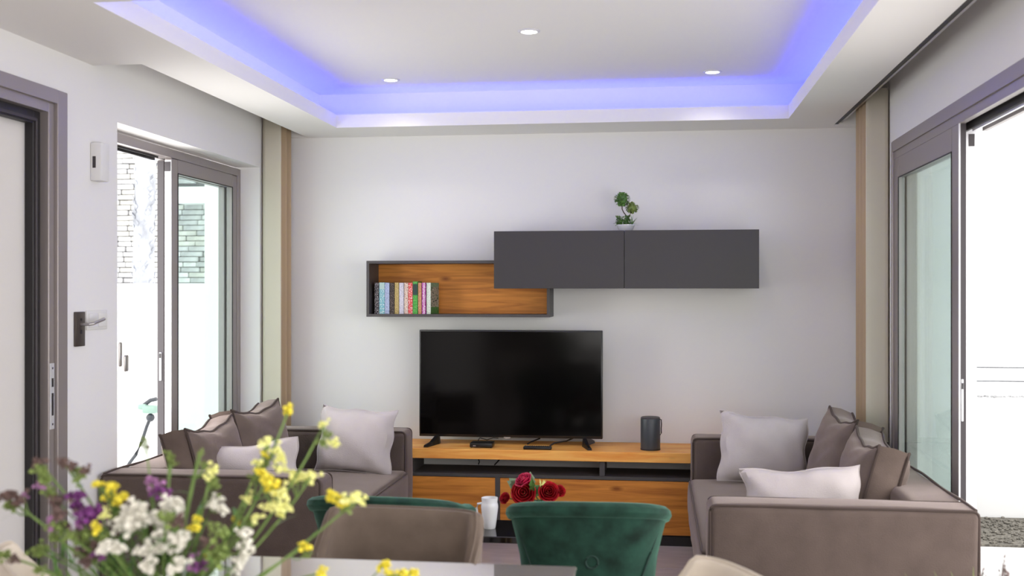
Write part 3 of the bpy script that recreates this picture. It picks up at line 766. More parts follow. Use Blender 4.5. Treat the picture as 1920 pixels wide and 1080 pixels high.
def box_cushion(name, label, loc, w_, h_, th, tilt, rotz, cat='cushion', group=None):
    """box-edged back cushion, local: X thickness, Y width, Z height; tilt leans the top back"""
    t = thing(name, label, cat, loc, group)
    t.rotation_euler = (0, tilt, rotz)
    b = nb()
    N = 16
    faces = {}
    def P(u, v, sgn):
        # slumped top edge, pinched corners
        cor = (abs(u) ** 4) * (abs(v) ** 4)
        y = u * w_ / 2 * (1 - 0.035 * (1 - v * v)) * (1 + 0.03 * cor)
        z = h_ / 2 + v * h_ / 2 * (1 - 0.03 * (1 - u * u)) * (1 + 0.03 * cor)
        if v > 0: z -= 0.032 * v * (math.cos(u * PI / 2)) ** 1.2
        z += 0.004 * math.sin(u * 9 + v * 5)
        bulge = 0.055 * ((1 - u ** 4) * (1 - v ** 4)) ** 0.55
        wr = 0.006 * math.sin(u * 7 + v * 11) * (1 - u * u) * (1 - v * v)
        x = sgn * (th / 2 + bulge + wr)
        return Vector((x, y, z))
    grid = {}
    for sgn in (-1, 1):
        for i in range(N + 1):
            for j in range(N + 1):
                grid[(sgn, i, j)] = b.verts.new(P(-1 + 2 * i / N, -1 + 2 * j / N, sgn))
        for i in range(N):
            for j in range(N):
                b.faces.new((grid[(sgn, i, j)], grid[(sgn, i + 1, j)], grid[(sgn, i + 1, j + 1)], grid[(sgn, i, j + 1)]))
    loop = [(i, 0) for i in range(N)] + [(N, j) for j in range(N)] + [(i, N) for i in range(N, 0, -1)] + [(0, j) for j in range(N, 0, -1)]
    mids = []
    for (i, j) in loop:
        a = grid[(-1, i, j)].co; c_ = grid[(1, i, j)].co; m_ = (a + c_) / 2
        cen = Vector((0, 0, h_ / 2)); d = (m_ - cen).normalized()
        mids.append(b.verts.new(m_ + d * 0.012))
    n = len(loop)
    for k in range(n):
        i, j = loop[k]; i2, j2 = loop[(k + 1) % n]
        b.faces.new((grid[(-1, i, j)], grid[(-1, i2, j2)], mids[(k + 1) % n], mids[k]))
        b.faces.new((mids[k], mids[(k + 1) % n], grid[(1, i2, j2)], grid[(1, i, j)]))
    loops = [[grid[(sgn, i, j)].co.copy() for (i, j) in loop] for sgn in (-1, 1)]
    link('cover', b, M['cush'], t, world=False)
    for L in loops:
        c = nb(); tube(c, L, 0.0075, 6, closed=True); link('piping', c, M['pipe'], t, world=False)
    return t

box_cushion('back_cushion', 'big taupe piped cushion on the right sofa, the one nearer the dining table', (0.875, 4.93, 0.449), 0.62, 0.365, 0.12, R(15), R(-2))
box_cushion('back_cushion', 'big taupe piped cushion on the right sofa, beside the square white pillow', (0.855, 5.56, 0.449), 0.60, 0.395, 0.12, R(17), R(3))
box_cushion('back_cushion', 'big taupe piped cushion on the left sofa, nearer the flowers', (-2.07, 4.97, 0.449), 0.58, 0.375, 0.12, R(-14), R(2))
box_cushion('back_cushion', 'big taupe piped cushion on the left sofa, closer to the curtain', (-2.065, 5.57, 0.449), 0.58, 0.395, 0.12, R(-14), R(-3))

def pillow(label, loc, w_, h_, fat, rot, horn=0.06, seed=1):
    """knife-edge pillow, local: X width, Z height, Y thickness; base at z=0"""
    o = None
    b = nb(); N = 20
    rnd = random.Random(seed); ph = [rnd.uniform(0, 6.28) for _ in range(6)]
    g = {}
    for sgn in (-1, 1):
        for i in range(N + 1):
            for j in range(N + 1):
                u = -1 + 2 * i / N; v = -1 + 2 * j / N
                x = u * w_ / 2 * (1 - horn * (1 - v * v) * abs(u)) + 0.006 * math.sin(7 * v + ph[4]) * abs(u); z = h_ / 2 + v * h_ / 2 * (1 - horn * 1.3 * (1 - u * u) * abs(v)) + 0.006 * math.sin(6 * u + ph[5]) * max(0, v)
                th = fat * ((1 - u ** 2) * (1 - v ** 2)) ** 0.42
                # creases radiating from the corners and along the seams
                cr = 0.009 * math.sin(10 * u + 4 * v + ph[0]) * (abs(u) ** 2) + 0.009 * math.sin(13 * u - 3 * v + ph[1]) * abs(v) ** 3 + 0.006 * math.sin(5 * v + 4 * u + ph[3])
                y = sgn * th / 2 + (cr * (1 - max(abs(u), abs(v)) ** 8))
                if i in (0, N) or j in (0, N):
                    y = 0.004 * math.sin(6 * (u + v) + ph[2])
                    key = (0, i, j)
                else: key = (sgn, i, j)
                if key not in g: g[key] = b.verts.new((x, y, z))
        G = lambda i, j: g[(0, i, j)] if (i in (0, N) or j in (0, N)) else g[(sgn, i, j)]
        for i in range(N):
            for j in range(N):
                b.faces.new((G(i, j), G(i + 1, j), G(i + 1, j + 1), G(i, j + 1)))
    loop = [(i, 0) for i in range(N)] + [(N, j) for j in range(N)] + [(i, N) for i in range(N, 0, -1)] + [(0, j) for j in range(N, 0, -1)]
    pth = [g[(0, i, j)].co.copy() for (i, j) in loop]
    t = thing('throw_pillow', label, 'pillow', loc); t.rotation_euler = rot
    link('cover', b, M['pillow'], t, world=False)
    c = nb(); tube(c, pth, 0.0035, 5, closed=True); link('seam', c, M['pillow'], t, world=False)
    return t
pillow('square pale pillow leaning on the far arm of the right sofa', (0.545, 5.80, 0.45), 0.46, 0.365, 0.19, (R(-14), R(5), R(4)), 0.055, 3)
pillow('oblong pale pillow lying along the near arm of the right sofa', (0.60, 4.52, 0.450), 0.48, 0.295, 0.18, (R(-12), R(-4), R(-3)), 0.09, 5)
pillow('square pale pillow leaning on the far arm of the left sofa', (-1.665, 5.87, 0.45), 0.44, 0.36, 0.19, (R(-12), R(3), R(-4)), 0.055, 8)
pillow('oblong pale pillow on the left sofa with one corner raised', (-1.885, 4.86, 0.450), 0.55, 0.30, 0.17, (R(-10), R(-7), R(3)), 0.08, 11)

# ------------------------------------------------------------------ coffee table with jug and roses
ZC = 0.42
t = thing('coffee_table', 'low glossy black coffee table between the sofas', 'coffee table', (-0.62, 4.95, 0))
link('table_top', bx(-1.05, -0.18, 4.56, 4.90, ZC - 0.028, ZC, bevel=0.003), M['tabk'], t, smooth=False)
for x in (-0.98, -0.25):
    for y in (4.62, 4.86):
        link('leg', bx(x - 0.015, x + 0.015, y - 0.015, y + 0.015, 0, ZC - 0.028), M['gasket'], t, smooth=False)
JX, JY = -0.720, 4.72
t = thing('jug', 'white ceramic jug with a handle on the black coffee table', 'jug', (JX, JY, ZC))
link('body', lathe(nb(), [(0, 0), (0.024, 0), (0.026, 0.003), (0.030, 0.03), (0.036, 0.075), (0.038, 0.095), (0.036, 0.108), (0.034, 0.113), (0.036, 0.128), (0.036, 0.134), (0.033, 0.134), (0.031, 0.11), (0.034, 0.09), (0.02, 0.01), (0, 0.008)], 32), M['white'], t, world=False)
b = nb(); tube(b, [(-0.034, 0, 0.108), (-0.052, 0, 0.105), (-0.058, 0, 0.085), (-0.055, 0, 0.06), (-0.043, 0, 0.042), (-0.031, 0, 0.040)], 0.0055, 8)
link('handle', b, M['white'], t, world=False)

def rose_mesh(r, mtl, parent, loc, tilt=(0, 0, 0)):
    """rose head of wrapped petals"""
    b = nb()
    rnd = random.Random(int(loc[0] * 1000) + 7)
    for layer, (rr, h, n, open_) in enumerate(((0.22, 0.9, 3, 0.0), (0.42, 0.95, 3, 0.06), (0.62, 0.92, 4, 0.14), (0.82, 0.82, 5, 0.24), (1.0, 0.66, 5, 0.42))):
        for k in range(n):
            a0 = 2 * PI * k / n + layer * 0.9; span = 2 * PI / n * 1.25
            rows = []
            for j in range(6):
                v = j / 5; row = []
                for i in range(6):
                    u = i / 5 - 0.5; a = a0 + u * span
                    rad = r * (rr * (0.35 + 0.65 * math.sin(min(1, v * 1.3) * PI / 2)) + open_ * max(0, v - 0.6) * 1.6) - 0.0 * u
                    zz = r * (v * h * 1.25 * (1 - 0.35 * (2 * u) ** 2) - (0.35 * open_ if v > 0.9 else 0))
                    row.append(b.verts.new((rad * math.cos(a), rad * math.sin(a), zz)))
                rows.append(row)
            for A, B in zip(rows, rows[1:]):
                for i in range(5): b.faces.new((A[i], A[i + 1], B[i + 1], B[i]))
    o = link('rose_head', b, mtl, parent, world=False)
    s = o.modifiers.new('s', 'SOLIDIFY'); s.thickness = r * 0.03
    o.location = loc; o.rotation_euler = tilt
    return o
VX, VY = -0.50, 4.80
t = thing('vase', 'small green-grey vase behind the right green chair holding the roses', 'vase', (VX, VY, ZC))
link('body', lathe(nb(), [(0, 0), (0.03, 0), (0.04, 0.02), (0.045, 0.05), (0.035, 0.085), (0.028, 0.10), (0.032, 0.11), (0.028, 0.11), (0.024, 0.1), (0.03, 0.05), (0, 0.01)], 24), mat('sage_ceramic', (0.3, 0.36, 0.3, 1), 0.3), t, world=False)
roses = [(985, 898, 0.034, 'rosep', 'pink-red rose at the top of the small bouquet', (R(25), R(-30), 0)),
         (982, 924, 0.045, 'rose', 'big red rose facing forward at the centre of the small bouquet', (R(72), R(-5), 0)),
         (1027, 922, 0.038, 'rose', 'red rose turned right in the small bouquet', (R(62), R(28), 0)),
         (1048, 917, 0.022, 'rose', 'small red rosebud at the right tip of the small bouquet', (R(45), R(55), 0)),
         (949, 931, 0.022, 'rose', 'small red rosebud at the left tip of the small bouquet', (R(50), R(-45), 0))]
for (px, py, r, mm, lab, tilt) in roses:
    p = sightpoint(px, py, Y=4.80 + (0.03 if r < 0.03 else 0))
    t = thing('rose', lab, 'rose', p, 'roses on the coffee table')
    hd = rose_mesh(r, M[mm], t, (0, 0, 0), tilt)
    hd.location = Matrix.Rotation(tilt[0], 3, 'X') @ Vector((0, 0, -r * 0.45)) if tilt[0] > 1 else Vector((0, 0, -r * 0.5))
    b = nb(); v = Vector((VX, VY, ZC + 0.09)) - p
    tube(b, [(0, 0.01, -r * 0.4), v * 0.4 + Vector((0, 0.015, -0.005)), v], 0.0025, 6)
    link('stem', b, M['stem'], t, world=False)
    b = nb()
    for k in range(5):
        a = k * 1.256; leafquad(b, Vector((0, 0.012, -r * 0.45)), Vector((math.cos(a), math.sin(a), -0.1 + 0.5)), r * 0.8, r * 0.3, 0.2)
    link('sepal', b, M['leafs'], t, world=False)
for k, (px, py, L, W, dx, dz, mm, lab) in enumerate(((962, 905, 0.045, 0.034, -0.7, 0.7, 'leafs', 'broad pale sage leaf sprig left of the roses'),
                                      (1000, 901, 0.042, 0.03, 0.5, 0.8, 'leafs', 'dark sage leaf sprig above the central rose'),
                                      (1010, 918, 0.045, 0.022, 0.6, 0.2, 'leaf', 'dark green leaf sprig between the red roses'),
                                      (1018, 903, 0.03, 0.006, 0.5, 1.2, 'yell', 'pale pointed leaf sprig above the right-hand rose'))):
    p = sightpoint(px, py, Y=4.85 if k < 2 else 4.79); L *= 1.3; W *= 1.3
    t = thing('leaf_sprig', lab, 'leaf', p, 'leaves among the roses')
    b = nb(); d = Vector((dx, -0.3, dz))
    for q in range(5):
        dd = d + rdir() * 0.7
        leafquad(b, -d.normalized() * L * 0.6 + rdir() * 0.006, dd, L * random.uniform(0.8, 1.1), W, 0.3, up=Vector((0.1, -1, 0.2)))
    link('leaves', b, M[mm], t, world=False)
    b = nb(); v = Vector((VX, VY, ZC + 0.09)) - p; tube(b, [-d.normalized() * L * 0.6, v], 0.002, 5); link('stem', b, M['stem'], t, world=False)

# ------------------------------------------------------------------ green velvet tub chairs (backs towards camera)
def tub_chair(label, cx, cy, rot):
    t = thing('green_tub_chair', label, 'armchair', (cx, cy, 0), 'green velvet armchairs facing the television', rotz=rot)
    HW, DP = 0.215, 0.50       # half width and depth of the shell at seat height; local -Y is the back
    def plan(u, off):
        # superellipse U: u in [-1,1]
        a = u * R(128)
        ex = 0.62
        sx = math.copysign(abs(math.sin(a)) ** ex, math.sin(a)); cy_ = math.copysign(abs(math.cos(a)) ** ex, math.cos(a))
        return Vector(((HW + off) * sx, -(0.20 + off) * cy_, 0))
    b = nb(); NU = 44; rows = []
    for i in range(NU + 1):
        u = -1 + 2 * i / NU
        top = 0.782 - 0.10 * u * u - 0.05 * max(0, (abs(u) - 0.50) / 0.5) ** 1.6
        sec = []
        prof = [(0.000, 0.30), (0.002, 0.40), (0.006, 0.50), (0.016, 0.60), (0.032, 0.68)]
        for (o, z) in prof: sec.append((o, 0.30 + (z - 0.30) * (top - 0.05 - 0.30) / (0.725 - 0.30)))
        sec += [(0.043, top - 0.048), (0.055, top - 0.042), (0.063, top - 0.026), (0.060, top - 0.010), (0.047, top - 0.001), (0.030, top), (0.010, top - 0.008), (-0.012, top - 0.03), (-0.022, top - 0.07)]
        sec += [(-0.045, 0.52), (-0.05, 0.44), (-0.05, 0.30)]
        rows.append([b.verts.new(plan(u, o) + Vector((0, 0, z))) for (o, z) in sec])
    for A, B in zip(rows, rows[1:]):
        for k in range(len(A) - 1): b.faces.new((A[k], A[k + 1], B[k + 1], B[k]))
        b.faces.new((A[-1], A[0], B[0], B[-1]))
    b.faces.new(rows[0]); b.faces.new(rows[-1][::-1])
    sh = link('backrest', b, M['green'], t, world=False)
    # curved seams on the back
    for sgn in (-1, 1):
        c = nb(); pts = []
        for k in range(15):
            v = k / 14; u = sgn * (0.52 - 0.36 * v ** 0.9); z = 0.69 - 0.30 * v
            o = 0.006 + 0.026 * max(0, (z - 0.45) / 0.25) ** 2 + 0.004
            pts.append(plan(u, o) + Vector((0, 0, z)))
        tube(c, pts, 0.0035, 6); link('seam', c, M['seam'], sh, world=False)
    c = nb(); tube(c, [Vector((0.013 + 0.020 * math.cos(a * PI / 10), -0.214, 0.585 + 0.020 * math.sin(a * PI / 10))) for a in range(20)], 0.0042, 6, closed=True)
    link('button_ring', c, M['seam'], sh, world=False)
    c = nb(); lathe(c, [(0, 0.004), (0.006, 0.003), (0.008, 0)], 12); 
    for v in c.verts: v.co = Matrix.Rotation(R(90), 4, 'X') @ v.co + Vector((0.013, -0.206, 0.585))
    link('button', c, M['seam'], sh, world=False)
    link('seat', softbox(nb(), -0.20, 0.20, -0.17, 0.30, 0.30, 0.44, r=0.04, puff=0.015), M['green'], t, world=False)
    for (x, y) in ((-0.16, -0.12), (0.16, -0.12), (-0.17, 0.22), (0.17, 0.22)):
        c = nb(); tube(c, [(x * 1.12, y * 1.1, 0), (x, y, 0.31)], 0.009, 10, taper=0.016); link('leg', c, M['gold'], t, world=False)
    return t
tub_chair('green velvet tub chair in full view in front of the console', -0.228, 3.72, R(3))
tub_chair('green velvet tub chair mostly hidden behind the tan dining chair', -0.905, 3.72, R(-2))

# ------------------------------------------------------------------ dining table and chairs
t = thing('dining_table', 'square glossy taupe dining table reflecting the wall', 'dining table', (-0.71, 2.25, 0))
TXa, TXb, TYa, TYb = -1.22, -0.200, 1.72, 2.79
tt = bx(TXa, TXb, TYa, TYb, 0.738, 0.75, bevel=0.004, seg=2)
link('table_top', tt, M['ttop'], t, smooth=False)
link('apron', bx(TXa + 0.06, TXb - 0.06, TYa + 0.06, TYb - 0.06, 0.68, 0.738), M['tan'], t, smooth=False)
for x in (TXa + 0.09, TXb - 0.09):
    for y in (TYa + 0.09, TYb - 0.09):
        link('leg', bx(x - 0.025, x + 0.025, y - 0.025, y + 0.025, 0, 0.68, bevel=0.003), M['charf'], t, smooth=False)

def dining_chair(label, cx, cy, rot, mt, group='tan dining chairs round the table', top0=0.822):
    """local +Y is the back side; sitter faces -Y"""
    t = thing('dining_chair', label, 'chair', (cx, cy, 0), group, rotz=rot)
    b = nb(); NU = 30; rows = []
    def plan(u, off):
        a = u * R(112); ex = 0.55
        sx = math.copysign(abs(math.sin(a)) ** ex, math.sin(a)); cy_ = math.copysign(abs(math.cos(a)) ** ex, math.cos(a))
        return Vector(((0.235 + off) * sx, (0.13 + off) * cy_ - 0.0, 0))
    for i in range(NU + 1):
        u = -1 + 2 * i / NU
        top = top0 - 0.20 * max(0, (abs(u) - 0.62) / 0.38) ** 1.4
        sec = [(-0.01, 0.44), (-0.004, 0.55), (0.004, top - 0.05), (0.008, top - 0.012), (0.002, top - 0.002), (-0.010, top), (-0.024, top - 0.003), (-0.032, top - 0.014), (-0.034, top - 0.05), (-0.045, 0.55), (-0.05, 0.44)]
        rows.append([b.verts.new(plan(u, o) + Vector((0, 0, z))) for (o, z) in sec])
    for A, B in zip(rows, rows[1:]):
        for k in range(len(A) - 1): b.faces.new((A[k], A[k + 1], B[k + 1], B[k]))
        b.faces.new((A[-1], A[0], B[0], B[-1]))
    b.faces.new(rows[0]); b.faces.new(rows[-1][::-1])
    bk = link('backrest', b, mt, t, world=False)
    c = nb(); pts = []
    for i in range(NU + 1):
        u = -1 + 2 * i / NU; top = top0 - 0.20 * max(0, (abs(u) - 0.62) / 0.38) ** 1.4
        pts.append(plan(u, -0.012) + Vector((0, 0, top + 0.001)))
    tube(c, pts, 0.003, 6); link('piping', c, mt, bk, world=False)
    link('seat', softbox(nb(), -0.205, 0.205, -0.30, 0.075, 0.40, 0.475, r=0.03, puff=0.012), mt, t, world=False)
    for (x, y) in ((-0.17, -0.26), (0.17, -0.26), (-0.17, 0.05), (0.17, 0.05)):
        c = nb(); tube(c, [(x * 1.15, y * 1.15, 0), (x, y, 0.41)], 0.009, 10, taper=0.014); link('leg', c, M['gasket'], t, world=False)
    return t
dining_chair('tan dining chair whose back rises behind the far edge of the glossy table', -0.725, 3.01, R(-4), M['tan'])
dining_chair('lit-rimmed tan dining chair corner at the right end of the glossy table', 0.115, 2.31, R(-66), M['cream'], top0=0.845)
dining_chair('dining chair corner at the left end of the glossy table, beyond the flowers', -1.36, 2.35, R(130), M['cream'], top0=0.845)

# ------------------------------------------------------------------ flower stems in a vase on the dining table
FX, FY = -0.93, 1.98
t = thing('flower_vase', 'glass vase on the dining table holding the meadow flowers', 'vase', (FX, FY, 0.75))
link('body', lathe(nb(), [(0, 0), (0.05, 0), (0.058, 0.01), (0.065, 0.05), (0.05, 0.095), (0.056, 0.105), (0.052, 0.105), (0.045, 0.095), (0.058, 0.05), (0.05, 0.02), (0, 0.015)], 28), mat('green_vase_glass', (0.10, 0.16, 0.11, 1), 0.15), t, world=False)
MOUTH = Vector((FX, FY, 0.75 + 0.10))

def floret_cluster(seed, n, spread, size, petals=5):
    """shared mesh: a tight head of tiny open florets"""
    rnd = random.Random(seed); b = nb()
    for k in range(n):
        c = Vector((rnd.gauss(0, spread), rnd.gauss(0, spread), rnd.gauss(0, spread * 0.8)))
        d = (c.normalized() + Vector((0, -0.4, 0.8))).normalized()
        s = d.cross(Vector((0.3, 0.2, 1))).normalized(); q = d.cross(s)
        cen = b.verts.new(c - d * size * 0.3)
        ring = []
        for j in range(petals * 2):
            a = 2 * PI * j / (petals * 2); rr = size * (1.0 if j % 2 == 0 else 0.62)
            ring.append(b.verts.new(c + (s * math.cos(a) + q * math.sin(a)) * rr + d * size * (0.35 if j % 2 == 0 else 0.15)))
        for j in range(len(ring)): b.faces.new((cen, ring[j], ring[(j + 1) % len(ring)]))
        back = b.verts.new(c - d * size * 1.3)
        for j in range(0, len(ring), 2): b.faces.new((back, ring[(j + 2) % len(ring)], ring[j]))
    me = bpy.data.meshes.new('blossom'); bmesh.ops.recalc_face_normals(b, faces=b.faces); b.to_mesh(me); b.free()
    return me
def variants(mt, n, spread, size, base):
    out = []
    for i in range(3):
        me = floret_cluster(base + i, n, spread, size); me.materials.append(M[mt]); out.append(me)
    return out
FL = {'y': variants('yel', 12, 0.0065, 0.0065, 10), 'l': variants('yell', 11, 0.0075, 0.0065, 20), 'w': variants('whi', 16, 0.0085, 0.0070, 30),
      'p': variants('pur', 14, 0.0080, 0.0065, 40), 'm': variants('mau', 12, 0.008, 0.0065, 50), 'd': variants('dus', 14, 0.008, 0.006, 60), 'g': variants('leafl', 14, 0.008, 0.006, 70)}
def flower(name, label, group, heads, depth, leaves=3, lm='stem', bow=0.0, thick=0.0022, leafmat='leaf'):
    """heads: (px, py, kind, scale); the stem runs from the first head into the vase mouth"""
    P = [sightpoint(h[0], h[1], Y=depth + random.uniform(-0.012, 0.012)) for h in heads]
    t = thing(name, label, 'flower', P[0], group)
    tip = P[0]; mid = tip.lerp(MOUTH, 0.5) + Vector((bow, 0, 0.01))
    b = nb(); pts = []
    end = MOUTH + Vector((random.uniform(-.02, .02), random.uniform(-.02, .02), -0.07))
    for k in range(13):
        v = k / 12; q = tip.lerp(mid, v) .lerp(mid.lerp(end, v), v); pts.append(q)
    tube(b, pts, thick, 6, taper=thick * 1.3)
    for p in P[1:]:
        j = min(pts, key=lambda q: abs((q - p).length - (p - tip).length * 0.6 - 0.02)); tube(b, [p, p.lerp(j, 0.5) + Vector((0, 0, -0.008)), j], thick * 0.7, 5)
    link('stem', b, M[lm], t)
    for (h, p) in zip(heads, P):
        vs2 = FL[h[2]]; o = link('blossom', vs2[random.randrange(3)], None, t, world=False)
        o.location = p - t.location; sc = h[3]; o.scale = (sc, sc, sc); o.rotation_euler = (random.uniform(-.5, .5), random.uniform(-.5, .5), random.uniform(0, 6))
    if leaves:
        b = nb()
        for k in range(leaves):
            q = pts[random.randrange(2, 9)]; d = rdir(); d.z = abs(d.z) * 0.8 + 0.3
            blade(b, q, d, random.uniform(0.035, 0.075), random.uniform(0.006, 0.012), 0.9)
        link('leaves', b, M[leafmat], t)
    return t
Yg, Wg, Pg, Gg = 'yellow sprays in the meadow bouquet', 'white sprays in the meadow bouquet', 'purple sprays in the meadow bouquet', 'green stems in the meadow bouquet'
flower('yellow_flower', 'lone yellow bloom standing highest in the bouquet before the curtain', Yg, [(541, 768, 'y', 0.85)], 2.02, 1, bow=0.06)
flower('yellow_flower', 'yellow spray in front of the square pale pillow of the left sofa', Yg, [(606, 797, 'l', .7), (612, 816, 'g', .7), (605, 832, 'g', .6), (624, 832, 'l', .75)], 2.04, 0, bow=0.08)
flower('yellow_flower', 'yellow branching spray in front of the oblong pillow', Yg, [(500, 832, 'l', .9), (520, 845, 'l', .8), (500, 853, 'y', .7), (528, 862, 'l', .9), (481, 869, 'l', .65), (523, 878, 'l', .7), (497, 870, 'g', .9)], 2.0, 3, bow=0.05)
flower('yellow_flower', 'pale yellow one-sided spray pointing right above the near sofa arm', Yg, [(584, 893, 'l', .85), (572, 897, 'l', .9), (559, 894, 'l', .9), (546, 890, 'l', .8), (552, 905, 'l', .6)], 2.03, 1, bow=0.07)
flower('yellow_flower', 'large bright yellow spray hanging before the near arm of the left sofa', Yg, [(500, 897, 'y', 1.0), (512, 912, 'y', 1.1), (528, 925, 'l', 1.0), (508, 948, 'l', 1.0), (528, 948, 'l', 1.05), (527, 965, 'l', .7), (487, 884, 'y', .8), (478, 898, 'g', .8)], 1.99, 3, bow=0.05)
flower('yellow_flower', 'bright yellow spray in front of the green chair rim', Yg, [(672, 934, 'l', 1.0), (656, 938, 'l', 1.1), (640, 942, 'y', .9), (621, 931, 'y', .95), (650, 955, 'g', .8)], 2.05, 1, bow=0.08)
flower('yellow_flower', 'single yellow bloom beside the tan chair back', Yg, [(573, 1025, 'y', .9), (574, 1041, 'g', .6)], 2.03, 0, bow=0.05)
flower('yellow_flower', 'yellow bloom on a thick stem before the middle of the left sofa arm', Yg, [(396, 884, 'l', .85), (392, 899, 'g', 1.0), (401, 912, 'g', .8)], 1.97, 3, bow=0.02)
flower('yellow_flower', 'three small yellow buds low on the left sofa front', Yg, [(465, 934, 'l', .65), (443, 977, 'y', .7), (482, 973, 'l', .8), (470, 976, 'g', .8)], 2.0, 3, bow=0.04)
flower('yellow_flower', 'yellow spray left of the sofa corner against the wall', Yg, [(186, 907, 'y', .8), (210, 912, 'y', .9), (206, 930, 'y', .9), (229, 932, 'y', .95), (222, 943, 'y', .7), (192, 957, 'l', .8)], 1.95, 3)
flower('yellow_flower', 'small yellow blooms between the two big white heads', Yg, [(370, 972, 'y', .65), (361, 989, 'y', .7)], 1.93, 3)
flower('yellow_flower', 'yellow bloom above the magenta one at the table edge', Yg, [(393, 1041, 'y', .9), (388, 1050, 'y', .6)], 1.95, 2)
flower('yellow_flower', 'low yellow blooms at the left bottom under the purple head', Yg, [(180, 990, 'y', .9), (170, 1003, 'g', 1.1), (150, 1010, 'g', 1.0), (196, 965, 'l', .6)], 1.9, 3)
flower('yellow_flower', 'row of yellow blooms low over the reflecting table top', Yg, [(770, 1076, 'y', .9), (752, 1073, 'y', .9), (735, 1077, 'y', .9), (718, 1062, 'y', .9)], 2.06, 0, bow=0.05)
flower('yellow_flower', 'yellow bloom low in front of the tan chair reflection', Yg, [(603, 1074, 'y', .9)], 2.02, 0, bow=0.04)
flower('white_flower', 'big white head left of centre in the bouquet', Wg, [(256, 955, 'w', 1.2), (246, 966, 'w', 1.2), (268, 966, 'w', 1.1), (236, 978, 'w', 1.1), (226, 985, 'w', .9), (254, 985, 'w', 1.1)], 1.92, 3)
flower('white_flower', 'tall white head right of the largest white one', Wg, [(328, 940, 'w', 1.0), (330, 952, 'w', 1.1), (318, 962, 'w', 1.1), (308, 972, 'w', 1.1), (293, 985, 'w', .9), (315, 980, 'w', .9)], 1.94, 3)
flower('white_flower', 'small white head before the left sofa front', Wg, [(402, 942, 'w', .85), (413, 950, 'w', .85)], 1.97, 2)
flower('white_flower', 'white head lowest at the left of the bouquet', Wg, [(200, 1026, 'w', 1.0), (215, 1022, 'w', 1.0)], 1.88, 3)
flower('white_flower', 'wide white head below the tall white one', Wg, [(336, 1012, 'w', 1.1), (318, 1018, 'w', 1.1), (302, 1006, 'w', 1.0), (296, 1024, 'w', 1.0), (275, 1030, 'w', 1.0)], 1.9, 3)
flower('white_flower', 'narrow curved white spike at the right side of the bouquet', Wg, [(456, 1000, 'w', .75), (457, 1013, 'w', .8), (459, 1028, 'w', .8), (457, 1042, 'w', .8), (450, 1055, 'w', .7), (444, 1068, 'w', .6)], 1.98, 2, bow=0.02)
flower('white_flower', 'two small white heads at the bottom edge of the bouquet', Wg, [(333, 1058, 'w', .9), (278, 1060, 'w', .9)], 1.88, 3)
flower('purple_flower', 'mauve head in front of the left sofa corner', Pg, [(280, 902, 'm', .95), (292, 913, 'm', .9), (302, 922, 'p', .9), (309, 930, 'm', .6)], 1.96, 3)
flower('purple_flower', 'dark purple head against the white wall by the door frame', Pg, [(140, 934, 'p', 1.0), (150, 930, 'p', .8), (148, 954, 'p', .9), (158, 960, 'm', .6)], 1.94, 3)
flower('purple_flower', 'deep purple round head next to the yellow spray', Pg, [(172, 962, 'p', 1.2), (180, 970, 'p', 1.0), (158, 974, 'p', .9), (146, 983, 'm', .8)], 1.9, 3)
flower('purple_flower', 'magenta head low before the table edge', Pg, [(372, 1055, 'm', 1.1), (382, 1060, 'p', .9)], 1.93, 2)
flower('purple_flower', 'dusky purple heads at the far left over the frosted pane', Pg, [(8, 932, 'd', .9), (24, 930, 'd', 1.0), (38, 940, 'd', 1.0), (20, 950, 'g', .9), (44, 928, 'm', .5)], 1.95, 2)
flower('purple_flower', 'greenish purple spike crossing the dark door frame', Pg, [(72, 868, 'd', .8), (78, 884, 'g', .9), (86, 900, 'g', .9), (76, 912, 'm', .6), (92, 925, 'g', .9), (106, 940, 'd', .9)], 1.93, 4)
flower('purple_flower', 'greenish purple leaning spike above the dark purple head', Pg, [(118, 866, 'd', .7), (133, 873, 'd', .8), (144, 882, 'g', .8), (160, 884, 'd', .8), (153, 896, 'g', .7)], 1.95, 1)
flower('purple_flower', 'small mauve head low on the door frame', Pg, [(94, 976, 'm', .9), (110, 962, 'd', 1.0), (104, 990, 'g', 1.1)], 1.9, 4)
flower('purple_flower', 'dusky magenta spray deep in the left of the bouquet', Pg, [(176, 1025, 'd', 1.1), (186, 1040, 'p', .7), (168, 1050, 'd', 1.0)], 1.9, 4)
flower('purple_flower', 'drooping brown green tip at the lower left corner', Pg, [(6, 1042, 'g', .8), (26, 1048, 'd', .7)], 1.95, 3)
rg = random.Random(5)
for k in range(34):
    px = rg.uniform(60, 420); py = rg.uniform(985, 1062) - 70 * math.exp(-((px - 240) / 110.0) ** 2) + 20
    flower('green_sprig', 'leafy green filler stem among the meadow flowers', Gg, [(px, py, rg.choice('ggd'), rg.uniform(.6, 1.2))], rg.uniform(1.86, 2.02), 7, leafmat=rg.choice(['leaf', 'stem', 'leafl']))
flower('green_sprig', 'long bare green stem rising before the left sofa', Gg, [(375, 850, 'g', .5), (383, 872, 'g', .5)], 1.97, 2, thick=0.0035)
flower('green_sprig', 'thin grey-green tip rising before the left window', Gg, [(272, 824, 'g', .4), (276, 838, 'd', .4), (266, 834, 'g', .4)], 1.99, 0, thick=0.0015)
flower('green_sprig', 'leafy tip rising over the left corner of the sofa arm', Gg, [(318, 855, 'g', .7), (322, 868, 'g', .6)], 1.98, 3, thick=0.0025)

